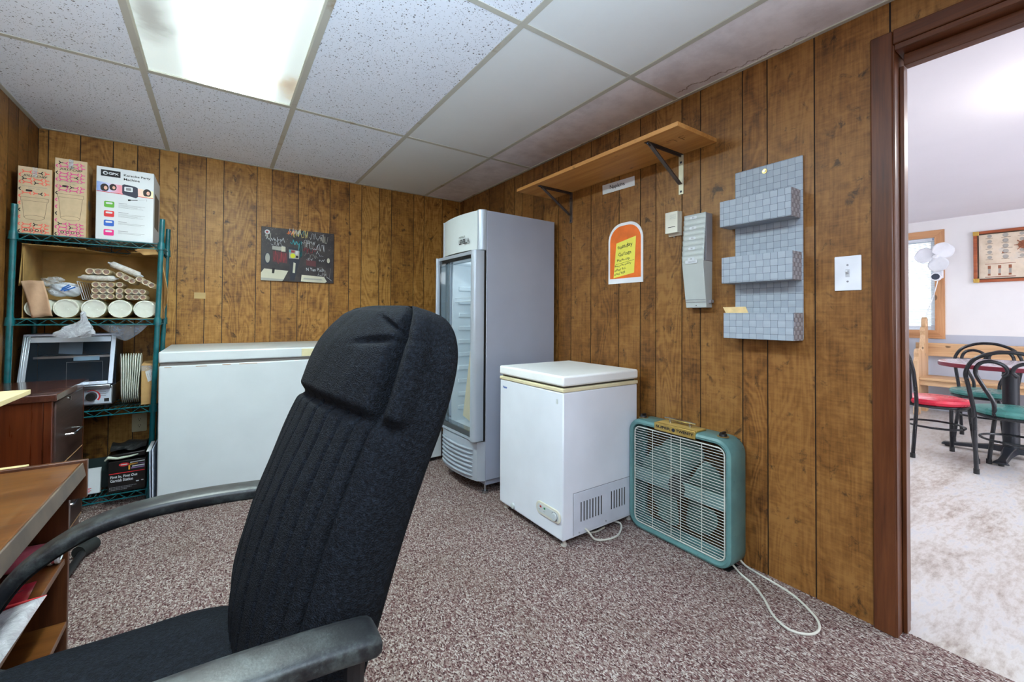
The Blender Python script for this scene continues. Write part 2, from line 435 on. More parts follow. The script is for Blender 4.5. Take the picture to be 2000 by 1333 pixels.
tube1 = t.math('POWER', 2.718, t.math('MULTIPLY', t.math('POWER', t.math('DIVIDE', t.math('ABSOLUTE', t.math('ADD', x[0], -.03)), .076), 2.0), -1.0))
st = t.math('MULTIPLY_ADD', tube1, 94.0, .58)
att = t.math('SUBTRACT', 1.0, t.math('MULTIPLY', s1, .80)); att = t.math('MULTIPLY', att, t.math('SUBTRACT', 1.0, t.math('MULTIPLY', s2, .5)))
att = t.math('MULTIPLY', att, t.math('SUBTRACT', 1.0, t.math('MULTIPLY', fl, .25)))
st = t.math('MULTIPLY', st, att)
t.col((.6, .6, .55, 1)); t.set(t.b.inputs['Emission Color'], c)
t.set(t.b.inputs['Emission Strength'], t.math('MULTIPLY', st, 1.0))
DIFFUSER = t.m
MB().box(-hw + .008, hw - .008, -hl + .008, hl - .008, .002, .006).build('diffuser', DIFFUSER, ll, smooth=0)

# door frame: casing, jamb, stop
JAMB = wood('door_trim_wood', rgb(46, 20, 6), rgb(80, 40, 15), rgb(104, 58, 28), 2, 1.0, .38, coat=.15)
JAMBH = wood('door_trim_wood_head', rgb(46, 20, 6), rgb(80, 40, 15), rgb(104, 58, 28), 1, 1.0, .38, coat=.15)
o = MB().box(XW - .016, XW - .0005, .452, .513, 0, 2.055).build('trim_1', JAMB, bevel=.004); tag(o, kind='structure')
o = MB().box(XW - .016, XW - .0005, DY0 - .06, DY0 - .003, 0, 2.055).build('trim_3', JAMB, bevel=.004); tag(o, kind='structure')
o = MB().box(XW - .0165, XW - .0005, DY0 - .0025, .4515, 2.0065, 2.057).build('trim_2', JAMBH, bevel=.004); tag(o, kind='structure')
o = MB().box(XW - .012, 2.034, .448, .4608, 0, DZ - .0005).build('door_1', JAMB, bevel=.002); tag(o, kind='structure')
MB().box(1.936, 1.975, .436, .4478, 0, DZ - .06).build('door_stop', JAMB, o, bevel=.002)
MB().box(XW - .012, 2.034, DY0, DY0 + .017, 0, DZ - .0005).build('door_jamb', JAMB, o, bevel=.002)
MB().box(1.936, 1.975, DY0 + .0172, DY0 + .03, 0, DZ - .06).build('door_stop', JAMB, o, bevel=.002)
MB().box(XW - .012, 2.034, DY0 + .0175, .4478, DZ - .02, DZ - .0005).build('door_head', JAMBH, o, bevel=.002)
MB().box(1.936, 1.975, DY0 + .0305, .4358, DZ - .06, DZ - .0202).build('door_stop', JAMBH, o, bevel=.002)
# ------------------------------------------------------------------ shared materials
GREEN = pbr('teal_epoxy', rgb(10, 92, 100), .35, 0, .12, 30, coat=.3)
WHITE_EN = pbr('white_enamel', rgb(198, 206, 210), .32, 0, .02, 5, spec=.5)
BLACK = pbr('black_plastic', rgb(22, 22, 24), .45)
KRAFT = pbr('kraft_board', rgb(188, 150, 98), .85, 0, .06, 25)
KRAFT_IN = pbr('kraft_board_worn', rgb(168, 134, 80), .9, 0, .1, 12, .2, 90)
PAPERW = pbr('white_card', rgb(208, 212, 216), .6, 0, .02, 8)
CHROME = pbr('chrome', rgb(210, 212, 214), .16, 1.0, .03)
STEEL = pbr('brushed_steel', rgb(182, 190, 198), .3, 1.0, .02, 8)
INK = pbr('black_ink', rgb(24, 22, 24), .7)
GREYINK = pbr('grey_ink', rgb(130, 130, 136), .7)
RED = pbr('red_print', rgb(206, 40, 44), .55)
FOAM = pbr('white_foam_cup', rgb(226, 228, 214), .55, 0, .03, 20, spec=.4)
CREAM = pbr('cream_board', rgb(226, 208, 158), .55, 0, .04, 9)

def plastic_film(name, tint, alpha=.35, rough=.12):
    t = NT(name); p = t.pos()
    n = t.noise(p, 26, 5, .65, 1.2)
    t.col(tint); t.rough(rough); t.b.inputs['IOR'].default_value = 1.45
    t.b.inputs['Specular IOR Level'].default_value = .8
    t.set(t.b.inputs['Alpha'], t.math('ADD', t.math('MULTIPLY', t.step(n, .35, .75), .35), alpha - .1))
    t.bump(n, 1.0, .012)
    return t.m
def soft_film(name, tint, alpha):
    t = NT(name); n = t.noise(t.pos(), 18, 4, .6, .8); t.col(tint); t.rough(.16); t.b.inputs['Specular IOR Level'].default_value = .7
    t.set(t.b.inputs['Alpha'], t.math('MULTIPLY_ADD', n, .12, alpha)); t.bump(n, .8, .006)
    return t.m
FILM_SOFT = soft_film('thin_film', rgb(226, 230, 234), .10); FILM_CUP = soft_film('cup_film', rgb(228, 232, 234), .22)
FILM = plastic_film('clear_film', rgb(226, 232, 238), .30)
FILM_MILKY = plastic_film('milky_film', rgb(214, 220, 230), .55)

# ------------------------------------------------------------------ wire shelving rack
rack = thing('wire_rack', 'teal green wire shelving rack loaded with cartons beside the long chest freezer', 'shelving rack')
RY0, RY1 = 3.19, 3.54
def rx(side, z):                                   # the rack leans a little to the right as it rises
    return (-.886 + .0137 * z + .008) if side == 0 else (-.3165 + .0245 * z)
for side in (0, 1):
    for y in (RY0, RY1):
        mb = MB().tube([(rx(side, .012), y, .012), (rx(side, 1.625), y, 1.625)], .0127, 16)
        for z in [k * .0254 for k in range(2, 63, 3)]:
            mb.tube([(rx(side, z), y, z), (rx(side, z), y, z + .0018)], .0131, 16)
        mb.lathe([(.004, 0), (.017, 0), (.017, .008), (.009, .013)], (rx(side, 0), y, 0))
        mb.build('post', GREEN, rack)
SHZ = [1.482, 1.046, .548, .078]
for z in SHZ:
    mb = MB(); x0, x1 = rx(0, z), rx(1, z); wt, wb = z - .003, z - .033
    for zz in (wt, wb):
        mb.tube([(x0, RY0, zz), (x1, RY0, zz)], .0034, 6).tube([(x0, RY1, zz), (x1, RY1, zz)], .0034, 6)
        mb.tube([(x0, RY0, zz), (x0, RY1, zz)], .0034, 6).tube([(x1, RY0, zz), (x1, RY1, zz)], .0034, 6)
    n = 14; dx = (x1 - x0 - .04) / n
    for y in (RY0, RY1):
        mb.tube([(x0 + .02 + dx * k, y, wt if k % 2 else wb) for k in range(n + 1)], .0022, 6)
    for xx in (x0, x1):
        m_ = 8; dy = (RY1 - RY0 - .04) / m_
        mb.tube([(xx, RY0 + .02 + dy * k, wt if k % 2 else wb) for k in range(m_ + 1)], .0022, 6)
    for k in range(1, 27):
        xx = x0 + (x1 - x0) * k / 27
        mb.tube([(xx, RY0, z - .0012), (xx, RY1, z - .0012)], .0016, 5)
    for k in (1, 2): mb.tube([(x0, RY0 + (RY1 - RY0) * k / 3, z - .005), (x1, RY0 + (RY1 - RY0) * k / 3, z - .005)], .0026, 6)
    for side in (0, 1):
        for y in (RY0, RY1): mb.tube([(rx(side, z - .036), y, z - .036), (rx(side, z + .006), y, z + .006)], [.019, .0165], 16)
    mb.build('shelf', GREEN, rack)

# ------------------------------------------------------------------ boxes on the top shelf
def carton(name, label, cat, P, w, h, d, rz, mat_side, group=None):
    """upright carton: P = front lower-left corner; local x right, y back, z up"""
    o = thing(name, label, cat, P, (0, 0, rz), group)
    MB().box(0, w, 0, d, 0, h).build('carton_body', mat_side, o, bevel=.002)
    return o
def strip(mb, x0, z0, x1, z1, wd, y=-.0006):
    dx, dz = x1 - x0, z1 - z0; L = math.hypot(dx, dz); nx, nz = -dz / L * wd / 2, dx / L * wd / 2
    mb.quad((x0 + nx, y, z0 + nz), (x1 + nx, y, z1 + nz), (x1 - nx, y, z1 - nz), (x0 - nx, y, z0 - nz))
def cup_carton(label, P, w, h, d, rz, accent):
    o = carton('cup_carton', label, 'box', P, w, h, d, rz, KRAFT, 'kraft cup cartons on the top shelf')
    A, B = MB(), MB(); s = .019; row = 0
    z = .012
    while z < h - .01:
        xx = .004 + (s * .9 if row % 2 else 0); k = 0
        while xx < w - .004:
            hole = (.17 * h < z < .57 * h and .13 * w < xx < .87 * w) or (.655 * h < z < .715 * h and .12 * w < xx < .86 * w) or (.845 * h < z < .885 * h and .1 * w < xx < .9 * w)
            if not hole:
                T = B if (k * 7 + row * 3) % 9 == 0 else A
                flip = 1 if (k + row) % 2 else -1
                for a in (0, 130, 230):
                    ca, sa = math.cos(R(a)) * flip, math.sin(R(a))
                    x1, z1 = xx + ca * s * .56, z + sa * s * .56
                    if .001 < x1 < w - .001 and .001 < z1 < h - .001: strip(T, xx, z, x1, z1, .0040)
            xx += s * 1.05; k += 1
        z += s * .95; row += 1
    MB().quad((.0005, -.0003, .0005), (w - .0005, -.0003, .0005), (w - .0005, -.0003, h - .0005), (.0005, -.0003, h - .0005)).build('printed_face', KRAFT_P, o, smooth=0)
    A.build('printed_pattern', accent, o, smooth=0); B.build('printed_pattern', INK, o, smooth=0)
    C = MB()                                              # outline drawing of a paper tub
    cx = w * .5; z0, z1 = h * .21, h * .545; wt, wb = w * .37, w * .30
    for a in (((cx - wt, z1 - .02), (cx - wb, z0 + .012)), ((cx + wt, z1 - .02), (cx + wb, z0 + .012)), ((cx - wt - .004, z1), (cx + wt + .004, z1)), ((cx - wt - .004, z1 - .018), (cx + wt + .004, z1 - .018)), ((cx - wt - .004, z1), (cx - wt - .004, z1 - .018)), ((cx + wt + .004, z1), (cx + wt + .004, z1 - .018))):
        strip(C, *a[0], *a[1], .0011)
    for sg in (1, -1):
        pt = [(cx + wb * math.cos(R(q)), z0 + .012 + sg * .012 * math.sin(R(q))) for q in range(0, 181, 20)]
        for a, b in zip(pt[:-1], pt[1:]): strip(C, *a, *b, .0011)
    for q in range(4): 
        cq = [(w * (.26 + .16 * q) + .006 * math.cos(R(k)), h * .055 + .006 * math.sin(R(k))) for k in range(0, 361, 40)]
        for a, b in zip(cq[:-1], cq[1:]): strip(C, *a, *b, .003)
    C.build('printed_outline', INK, o, smooth=0)
    text('JOLLY CHEF', INK, o, (w * .14, -.0004, h * .845), (1, 0, 0), (0, 0, 1), width=w * .72, height=.014, bold=.02, shear=.3)
    text('WHITE PAPER FOOD CONTAINERS', GREYINK, o, (w * .12, -.0004, h * .70), (1, 0, 0), (0, 0, 1), width=w * .74, height=.005)
    text('WITH LID', GREYINK, o, (w * .3, -.0004, h * .672), (1, 0, 0), (0, 0, 1), width=w * .34, height=.005)
    MB().prism(rrect(w * .2, .010, .0045, 4, w * .33, h * .645), (0, -.0003, 0), (1, 0, 0), (0, 0, 1), .0003).build('printed_badge', INK, o, smooth=0)
    # clear tape over the top edge and a faint stamp on the side
    MB().box(w * .42, w * .56, -.0012, d * .9, h + .0002, h + .0008).box(w * .42, w * .56, -.0012, -.0006, h - .05, h + .0008).build('packing_tape', FILM, o, smooth=0)
    m = MB()
    for k in range(7): m.quad((w + .0004, d * .3 + k * .009, h * .40), (w + .0004, d * .3 + k * .009 + .005, h * .40), (w + .0004, d * .3 + k * .009 + .005, h * .52), (w + .0004, d * .3 + k * .009, h * .52))
    m.build('printed_stamp', GREYINK, o, smooth=0)
    return o
KRAFT_P = pbr('pale_kraft_face', rgb(196, 172, 140), .7, 0, .05, 25)
PINK = pbr('pink_print', rgb(214, 62, 140), .6); CORAL = pbr('coral_print', rgb(236, 96, 84), .6)
cup_carton('shorter kraft cup carton printed with a coral red pattern on the rack top', (-.853, 3.212, 1.4835), .121, .345, .26, R(1), CORAL)
cup_carton('taller kraft cup carton with pink pattern next to the karaoke box', (-.722, 3.212, 1.4835), .122, .415, .15, R(2), PINK)

kb = carton('karaoke_box', 'white printed karaoke machine box on top of the green rack', 'box', (-.561, 3.20, 1.4835), .242, .402, .30, 0, PAPERW)
f = kb
MB().box(.018, .098, -.0012, -.0002, .350, .385).build('logo_panel', INK, f, smooth=0)
text('GPX', PAPERW, f, (.049, -.0014, .361), (1, 0, 0), (0, 0, 1), width=.042, height=.013, bold=.03)
MB().lathe([(.0, 0), (.010, 0), (.010, .0004), (0, .0004)], (.036, -.0016, .3675), (0, 1, 0), 20).build('logo_swirl', PAPERW, f)
MB().lathe([(.0, 0), (.0055, 0), (.0055, .0004), (0, .0004)], (.037, -.0021, .3665), (0, 1, 0), 20).build('logo_swirl', INK, f)
text('Karaoke Party', INK, f, (.112, -.0004, .360), (1, 0, 0), (0, 0, 1), width=.115, height=.015, bold=.02)
text('Machine', INK, f, (.112, -.0004, .340), (1, 0, 0), (0, 0, 1), width=.068, height=.013, bold=.02)
# picture band: soft colours, two people singing left, one right, drawn as flat print
bandm = NT('print_band'); px = bandm.xyz(bandm.pos())
bandm.col(bandm.mix(bandm.math('MULTIPLY', bandm.noise(bandm.pos(), 40, 3), .35), bandm.ramp(bandm.math('DIVIDE', px[0], .242), [(0, rgb(70, 130, 210)), (.2, rgb(190, 190, 226)), (.4, rgb(232, 120, 140)), (.7, rgb(240, 190, 176)), (1, rgb(226, 226, 170))]), rgb(230, 230, 236)))
MB().quad((.002, -.0004, .266), (.240, -.0004, .258), (.240, -.0004, .298), (.002, -.0004, .318)).build('printed_band', bandm.m, f, smooth=0)
m = MB(); strip(m, .002, .264, .240, .2565, .0032, -.0007); m.build('printed_line', RED, f, smooth=0)
SKIN = pbr('print_skin', rgb(224, 170, 148), .6); HAIR = pbr('print_hair', rgb(38, 26, 26), .6)
for (cx, cz, r) in ((.034, .292, .017), (.068, .298, .015), (.213, .290, .018)):
    MB().prism([(cx + r * math.cos(R(a)), cz - .004 + r * 1.15 * math.sin(R(a)) if a < 180 else max(.265, cz - r * 1.5 * abs(math.sin(R(a))) ** .5)) for a in range(0, 360, 20)], (0, -.0007, 0), (1, 0, 0), (0, 0, 1), .0003).build('printed_hair', HAIR, f, smooth=0)
    MB().prism([(cx + r * .25 + r * .42 * math.cos(R(a)), cz - .007 + r * .62 * math.sin(R(a))) for a in range(0, 360, 24)], (0, -.0011, 0), (1, 0, 0), (0, 0, 1), .0003).build('printed_face', SKIN, f, smooth=0)
MB().prism([(.106, .312), (.114, .318), (.160, .312), (.172, .306), (.174, .256), (.165, .247), (.110, .260), (.106, .27)], (0, -.0008, 0), (1, 0, 0), (0, 0, 1), .0003).build('printed_machine', pbr('print_navy', rgb(40, 42, 62), .5), f, smooth=0)
MB().prism(rrect(.036, .026, .004, 3, .133, .292), (0, -.0013, 0), (1, 0, 0), (0, 0, 1), .0003).build('printed_screen', PAPERW, f, smooth=0)
MB().prism(rrect(.022, .015, .001, 3, .133, .292), (0, -.0017, 0), (1, 0, 0), (0, 0, 1), .0003).build('printed_screen', GREYINK, f, smooth=0)
m = MB(); strip(m, .134, .232, .172, .236, .004); strip(m, .131, .231, .142, .2325, .009); m.build('printed_microphone', INK, f, smooth=0)
m = MB(); strip(m, .172, .236, .212, .246, .001); strip(m, .212, .246, .212, .236, .001); m.build('printed_cable', GREYINK, f, smooth=0)
for k, c in enumerate((rgb(92, 164, 52), rgb(206, 44, 46), rgb(36, 92, 186), rgb(222, 38, 130))):
    zc = .196 - k * .052
    MB().prism(rrect(.042, .034, .006, 3, .054, zc), (0, -.0004, 0), (1, 0, 0), (0, 0, 1), .0003).build('printed_icon', pbr('print_icon', c, .5), f, smooth=0)
    MB().prism(rrect(.028, .010, .0048, 4, .054, zc + .006), (0, -.0008, 0), (1, 0, 0), (0, 0, 1), .0003).build('printed_symbol', PAPERW, f, smooth=0)
    m = MB()
    strip(m, .092, zc + .012, .128 + .006 * (k % 2), zc + .012, .0024)
    for q in range(4 if k < 2 else 2): strip(m, .092, zc + .004 - q * .0055, .205 - (q * 37 % 5) * .008, zc + .004 - q * .0055, .0012)
    m.build('printed_text_lines', GREYINK, f, smooth=0)
m = MB().quad((.2424, .05, .10), (.2424, .25, .10), (.2424, .25, .30), (.2424, .05, .30))
m.build('printed_side_picture', pbr('print_side', rgb(96, 88, 78), .6), f, smooth=0)

# ------------------------------------------------------------------ second shelf: torn carton full of cups and wrapped tubes
Z2 = SHZ[1] + .0005
tc = thing('torn_carton', 'torn open brown cardboard carton lying on the second rack shelf', 'box', (0, 0, Z2))
rg = random.Random(3)
def torn(n, a, b, amp):
    return [(a[0] + (b[0] - a[0]) * k / n, a[1] + (b[1] - a[1]) * k / n + (rg.random() - .5) * amp * (0 < k < n)) for k in range(n + 1)]
bx0, bx1, by0, by1, bh = -.835, -.285, 3.215, 3.52, .385
MB().box(bx0, bx1, by0, by1, 0, .003).build('carton_floor', KRAFT_IN, tc, smooth=0)
MB().box(bx0, bx1, by1 - .004, by1, .003, bh).build('carton_back', KRAFT_IN, tc, smooth=0)
MB().box(bx0, bx0 + .004, by0 + .02, by1 - .0045, .003, bh - .004).build('carton_side', KRAFT_IN, tc, smooth=0)
MB().box(bx1 - .004, bx1, by0 + .10, by1 - .0045, .003, bh - .004).build('carton_side', KRAFT_IN, tc, smooth=0)
poly = [(bx0, by1 - .005)] + [(x, y) for x, y in torn(26, (bx0, by0), (bx1, by0 + .02), .012)] + [(bx1, by1 - .005)]
poly = [(bx0, by1 - .005), (bx0, by0)] + torn(10, (bx0 + .02, by0), (-.60, by0 + .015), .012) + torn(9, (-.62, by0 + .08), (-.50, by1 - .06), .03) + torn(6, (-.47, by1 - .05), (-.43, by0 + .12), .02) + torn(10, (-.42, by0 + .04), (bx1 - .02, by0 + .01), .014) + [(bx1, by0 + .005), (bx1, by1 - .005)]
MB().prism(poly, (0, 0, bh - .0035), (1, 0, 0), (0, 1, 0), .0035).build('torn_top', KRAFT_IN, tc, smooth=0)
# folded flaps of the carton at the front
def flap(pts, cols, name, mat, noise=.006, n=10):
    P = [Vector(p) for p in pts]
    def fn(u, v):
        a = P[0].lerp(P[1], u); b = P[3].lerp(P[2], u); q = a.lerp(b, v)
        return q + Vector((0, math.sin(u * 7 + v * 5) * noise, math.sin(u * 5 - v * 8) * noise * .6))
    return MB().grid(fn, n, n).build(name, mat, tc, solid=.003, smooth=50)
flap([(-.835, 3.212, .19), (-.755, 3.206, .20), (-.715, 3.200, .012), (-.790, 3.203, .006)], None, 'folded_flap', pbr('kraft_pinkish', rgb(186, 152, 124), .8, 0, .08, 18), .005)
flap([(-.838, 3.236, .385), (-.833, 3.330, .375), (-.833, 3.330, .18), (-.846, 3.232, .17)], None, 'folded_flap', KRAFT_IN, .003)
flap([(-.285, 3.31, .34), (-.257, 3.33, .17), (-.262, 3.36, .10), (-.283, 3.42, .04)], None, 'folded_flap', KRAFT, .004)
flap([(-.40, 3.214, .392), (-.315, 3.206, .415), (-.288, 3.206, .372), (-.36, 3.214, .366)], None, 'folded_flap', KRAFT, .003)

CUPR = .0505
cup_xs = [-.775, -.672, -.566, -.458, -.352]
where = ['half hidden behind the folded cardboard flap', 'second from the cardboard flap', 'third from the flap, middle of the row', 'fourth from the flap, below the tubes', 'fifth from the flap, against the green post']
for i, cx in enumerate(cup_xs):
    o = thing('foam_cup_sleeve', 'wrapped sleeve of white foam cups, ' + where[i], 'cups', (cx, 3.222, Z2 + .0038 + CUPR), group='cup sleeves along the second shelf')
    mb = MB()
    prof = [(.0, .008), (.043, .008), (.043, .0), (.0495, 0), (.0505, .004)]
    for k in range(10): prof += [(.0505 - .0008, .004 + k * .024 + .012), (.0505, .004 + k * .024 + .024)]
    prof += [(.046, .25), (0, .25)]
    mb.lathe(prof, (0, 0, 0), (0, 1, 0), 32).build('cups', FOAM, o)
    if i: 
        def fn(u, v, i=i):
            a = 2 * math.pi * u; r = .048 * v + .0005; w = .0022 * math.sin(a * 5 + i) * v + .0018 * math.sin(a * 9 + v * 14 + i * 2)
            return (r * math.cos(a), -.002 + w, r * math.sin(a))
        MB().grid(fn, 36, 8).build('wrapper', FILM_CUP, o, smooth=80)

TUBE = pbr('wafer_tube', rgb(226, 206, 164), .7, 0, .05, 20); TUBE_IN = pbr('wafer_tube_inside', rgb(150, 98, 60), .8)
def tube_pack(x, z, rot, n, label, r=.0155, L=.16, y=3.225, side=False):
    o = thing('tube_pack', label, 'packet', (x, y, z), (0, R(rot), 0), 'wrapped tube packets in the torn carton')
    for k in range(n):
        cx = (k - (n - 1) / 2) * r * 2.02
        if not side:
            MB().lathe([(r * .78, .03), (r * .8, 0), (r * .96, -.002), (r, .004), (r, L), (r * .5, L)], (cx, 0, 0), (0, 1, 0), 16).lathe([(0, .02), (r * .82, .02), (r * .82, .022), (0, .022)], (cx, 0, 0), (0, 1, 0), 14, 1).build('tube', [TUBE, TUBE_IN], o)
        else: MB().lathe([(.004, -.07), (r, -.062), (r * 1.02, 0), (r, .062), (.004, .07)], (0, .02 + k * r * 2, 0), (1, 0, .0), 16).build('tube', TUBE, o)
    w = n * r * 1.0 + .0012
    if not side:
        ring = [(sx * (w - r) * 1.0 + (r + .001) * math.cos(R(a)), (r + .001) * math.sin(R(a))) for sx, rng_ in ((1, range(-90, 91, 22)), (-1, range(90, 271, 22))) for a in rng_]
        MB().loft([[(a, -.003, b) for a, b in ring], [(a, L * .5, b) for a, b in ring], [(a, L + .003, b) for a, b in ring]], True, False).build('wrapper', FILM_SOFT, o, smooth=60)
        mb = MB()
        def fn(u, v): 
            a = 2 * math.pi * u; q = v * .95
            return ((w - r) * q * (1 if math.cos(a) > 0 else -1) * min(1, abs(math.cos(a)) * 2.5) + r * q * math.cos(a), -.004 - .002 * math.sin(u * 40 + v * 9), r * q * math.sin(a))
        mb.grid(fn, 30, 5).build('wrapper_end', FILM_SOFT, o, smooth=60)
    else:
        MB().lathe([(.0045, -.082), (.006, -.072), (r * 1.06, -.063), (r * 1.08, 0), (r * 1.06, .063), (.006, .072), (.003, .085)], (0, .02, 0), (1, 0, 0), 16).build('wrapper', FILM_MILKY, o, smooth=60)
    return o
zt = Z2 + .107
rowd = .0325
for j, nm in enumerate(('bottom', 'middle', 'upper')):
    tube_pack(-.530, zt + .016 + j * rowd, 0, 3, 'packet of three tubes lying flat, %s one beside the wire basket' % nm)
tube_pack(-.462, zt + .034, 90, 2, 'upright packet of two tubes in the middle of the heap')
tube_pack(-.462, zt + .084, 0, 1, 'single wrapped tube above the upright packet')
tube_pack(-.392, zt + .016, 0, 3, 'packet of three tubes, lower of the two by the green post', .0150)
tube_pack(-.395, zt + .0485, 1, 3, 'packet of three tubes, upper of the two by the green post', .0150)
tube_pack(-.552, zt + .118, 0, 3, 'wrapped packet turned sideways above the wire basket side', .0150, side=True)
tube_pack(-.552, zt + .1525, 0, 3, 'packet of three tubes lying on the packet turned sideways', .0165)
tube_pack(-.436, zt + .124, 33, 3, 'tilted packet of three tubes in the middle of the heap', .0155)
tube_pack(-.352, zt + .104, 31, 3, 'tilted packet of three tubes leaning down towards the green post', .0155)
tube_pack(-.440, zt + .172, 25, 1, 'wrapped tilted packet at the very top of the heap', .0165, side=True)
wb = thing('wire_basket', 'small white wire basket holding the wrapped tube packets', 'basket', (-.613, 3.235, zt - .002))
m = MB()
for k in range(7):
    m.tube([(-.002 + k * .004 - .02, .0 + k * .03,   .096), (.010 + k * .0035 - .008, k * .03, .0)], .0013, 6)
m.tube([(-.022, 0, .096), (.002, .18, .096)], .002, 6).tube([(.002, 0, .0), (.023, .18, .0)], .002, 6)
m.build('wire_side', pbr('white_wire', rgb(200, 204, 210), .4), wb)

def bag_blob(name, label, cat, loc, sx, sy, sz, seed, mat, amp=.35, parent=None, sub=26):
    """crumpled bag: lumpy closed surface"""
    rr = random.Random(seed); ph = [(rr.uniform(2, 6), rr.uniform(2, 6), rr.uniform(0, 6), rr.uniform(.3, 1)) for _ in range(7)]
    def fn(u, v):
        a = 2 * math.pi * u; b = math.pi * (v - .5)
        q = Vector((math.cos(a) * math.cos(b), math.sin(a) * math.cos(b), math.sin(b)))
        d = sum(w * math.sin(f1 * q.x * 1.7 + f2 * q.z * 1.7 + p + q.y * 2) for f1, f2, p, w in ph) / 4
        d2 = sum(w * abs(math.sin(f2 * q.x * 3 + f1 * q.z * 3.1 + p)) for f1, f2, p, w in ph) / 5
        s = 1 + amp * (d * .6 - d2 * .35)
        return (q.x * sx * s, q.y * sy * s, max(q.z, -.75) * sz * s)
    mb = MB().grid(fn, sub * 2, sub)
    if parent is not None: return mb.build(name, mat, parent, smooth=70, loc=loc)
    o = mb.build(name, mat, None, smooth=70, loc=loc); return tag(o, label, cat)
pb = thing('plastic_bag', 'crumpled clear plastic bag with blue print on top of the cup sleeves', 'plastic bag', (-.695, 3.30, Z2 + .112))
bag_blob('bag_contents', None, None, (.0, .02, .042), .068, .06, .046, 5, pbr('bag_filling', rgb(206, 214, 226), .5), .3, pb)
bag_blob('bag_film', None, None, (-.008, .02, .045), .068, .060, .046, 8, FILM, .5, pb)
bag_blob('bag_film', None, None, (-.055, .03, .085), .048, .035, .032, 12, FILM, .6, pb)
bag_blob('bag_film', None, None, (-.02, .02, .035), .028, .03, .022, 14, FILM, .6, pb)
m = MB()
for k, (a, b) in enumerate((((-.005, .038), (.035, .062)), ((.008, .036), (.052, .058)), ((.0, .048), (.03, .07)))): strip(m, a[0], a[1], b[0], b[1], .007, -.052 - .001 * k)
m.build('blue_print', pbr('blue_print', rgb(28, 92, 170), .5), pb, smooth=0)

# clear bag hanging off the front of the shelf and one drooping through the wires
hb = thing('hanging_bag', 'knotted clear plastic bag hanging in front of the food warmer', 'plastic bag', (-.615, 3.165, .955))
def hang(u, v):
    a = 2 * math.pi * u
    w = [.010, .012, .016, .045, .070, .062, .03][int(v * 6)] if v < 1 else .03
    k = v * 6; i = min(int(k), 5); fr_ = k - i; T = [.008, .010, .014, .030, .060, .072, .066]
    w = T[i] * (1 - fr_) + T[i + 1] * fr_
    w *= 1 + .18 * math.sin(a * 4 + v * 7) + .1 * math.sin(a * 7 + 2)
    return (w * math.cos(a) + .012 * (1 - v) * 1.5 + .01 * math.sin(v * 5), w * .26 * math.sin(a), .115 - v * .115 + .012 * math.cos(a * 2 + 1) * v)
MB().grid(hang, 40, 24).build('bag_film', FILM_MILKY, hb, smooth=70)
MB().tube(spline([(.02, .0, .112), (.014, .004, .116), (.02, .008, .122), (.024, .010, .112)], 6), [.008] * 18 + [.005], 8).build('bag_knot', FILM_MILKY, hb, smooth=70)
db = thing('drooping_bag', 'dark clear plastic bag drooping below the second rack shelf', 'plastic bag', (-.446, 3.235, SHZ[1] - .037))
def droop(u, v):
    a = 2 * math.pi * u; w = .098 * (1 - v) ** .75 + .004
    w *= 1 + .1 * math.sin(5 * a + 3 * v)
    return (w * math.cos(a) + .01 * v, .34 * w * math.sin(a), -v * .088)
MB().grid(droop, 36, 12).build('bag_film', plastic_film('film_dark', rgb(150, 158, 172), .38), db, smooth=70)
# ------------------------------------------------------------------ third shelf: food warmer, foam plates, brown box
Z3 = SHZ[2] + .0005
GLASS = NT('dark_glass'); GLASS.col(rgb(30, 50, 66)); GLASS.rough(.03); GLASS.b.inputs['Alpha'].default_value = .22; GLASS.b.inputs['Specular IOR Level'].default_value = .8
GLASS.rough(GLASS.math('MULTIPLY', GLASS.noise(GLASS.pos(), 12, 3), .08)); GLASS = GLASS.m
DARKIN = pbr('dark_steel_inside', rgb(44, 58, 72), .35, .6)
fwm = thing('food_warmer', 'countertop glass fronted food warmer with red dial on the third rack shelf', 'food warmer', (0, 0, Z3))
wx0, wx1 = -.845, -.482
MB().box(wx0, wx1, 3.225, 3.52, .022, .125).build('base_body', STEEL, fwm, bevel=.003)
m = MB()
for x in (wx0 + .03, wx1 - .03):
    for y in (3.25, 3.50): m.cyl((x, y, 0), (x, y, .022), .012, .014, 12)
m.each('foot', BLACK, fwm)
MB().box(wx0 + .01, wx1 - .004, 3.216, 3.2248, .030, .112).build('control_panel', pbr('control_panel', rgb(196, 206, 220), .35, .2), fwm, bevel=.002)
MB().box(wx0 + .004, wx1 - .006, 3.190, 3.2245, .116, .136).build('front_ledge', STEEL, fwm, bevel=.003)
dial = MB().cyl((-.566, 3.2155, .072), (-.566, 3.192, .072), .024, .020, 24).box(-.569, -.563, 3.186, 3.192, .055, .089).build('dial', BLACK, fwm)
arc = MB()
pts = [(-.566 + .033 * math.cos(R(a)), .072 + .033 * math.sin(R(a))) for a in range(-40, 121, 10)]
for k, (a, b) in enumerate(zip(pts[:-1], pts[1:])): strip(arc, *a, *b, .009 - .0004 * k, 3.2155)
arc.build('red_scale', RED, fwm, smooth=0)
MB().box(-.515, -.495, 3.2152, 3.2158, .040, .058).build('label_badge', INK, fwm, smooth=0)
m = MB(); [strip(m, -.535, .095 - .011 * k, -.508, .095 - .011 * k, .003, 3.2155) for k in range(3)]; m.build('printed_lines', GREYINK, fwm, smooth=0)
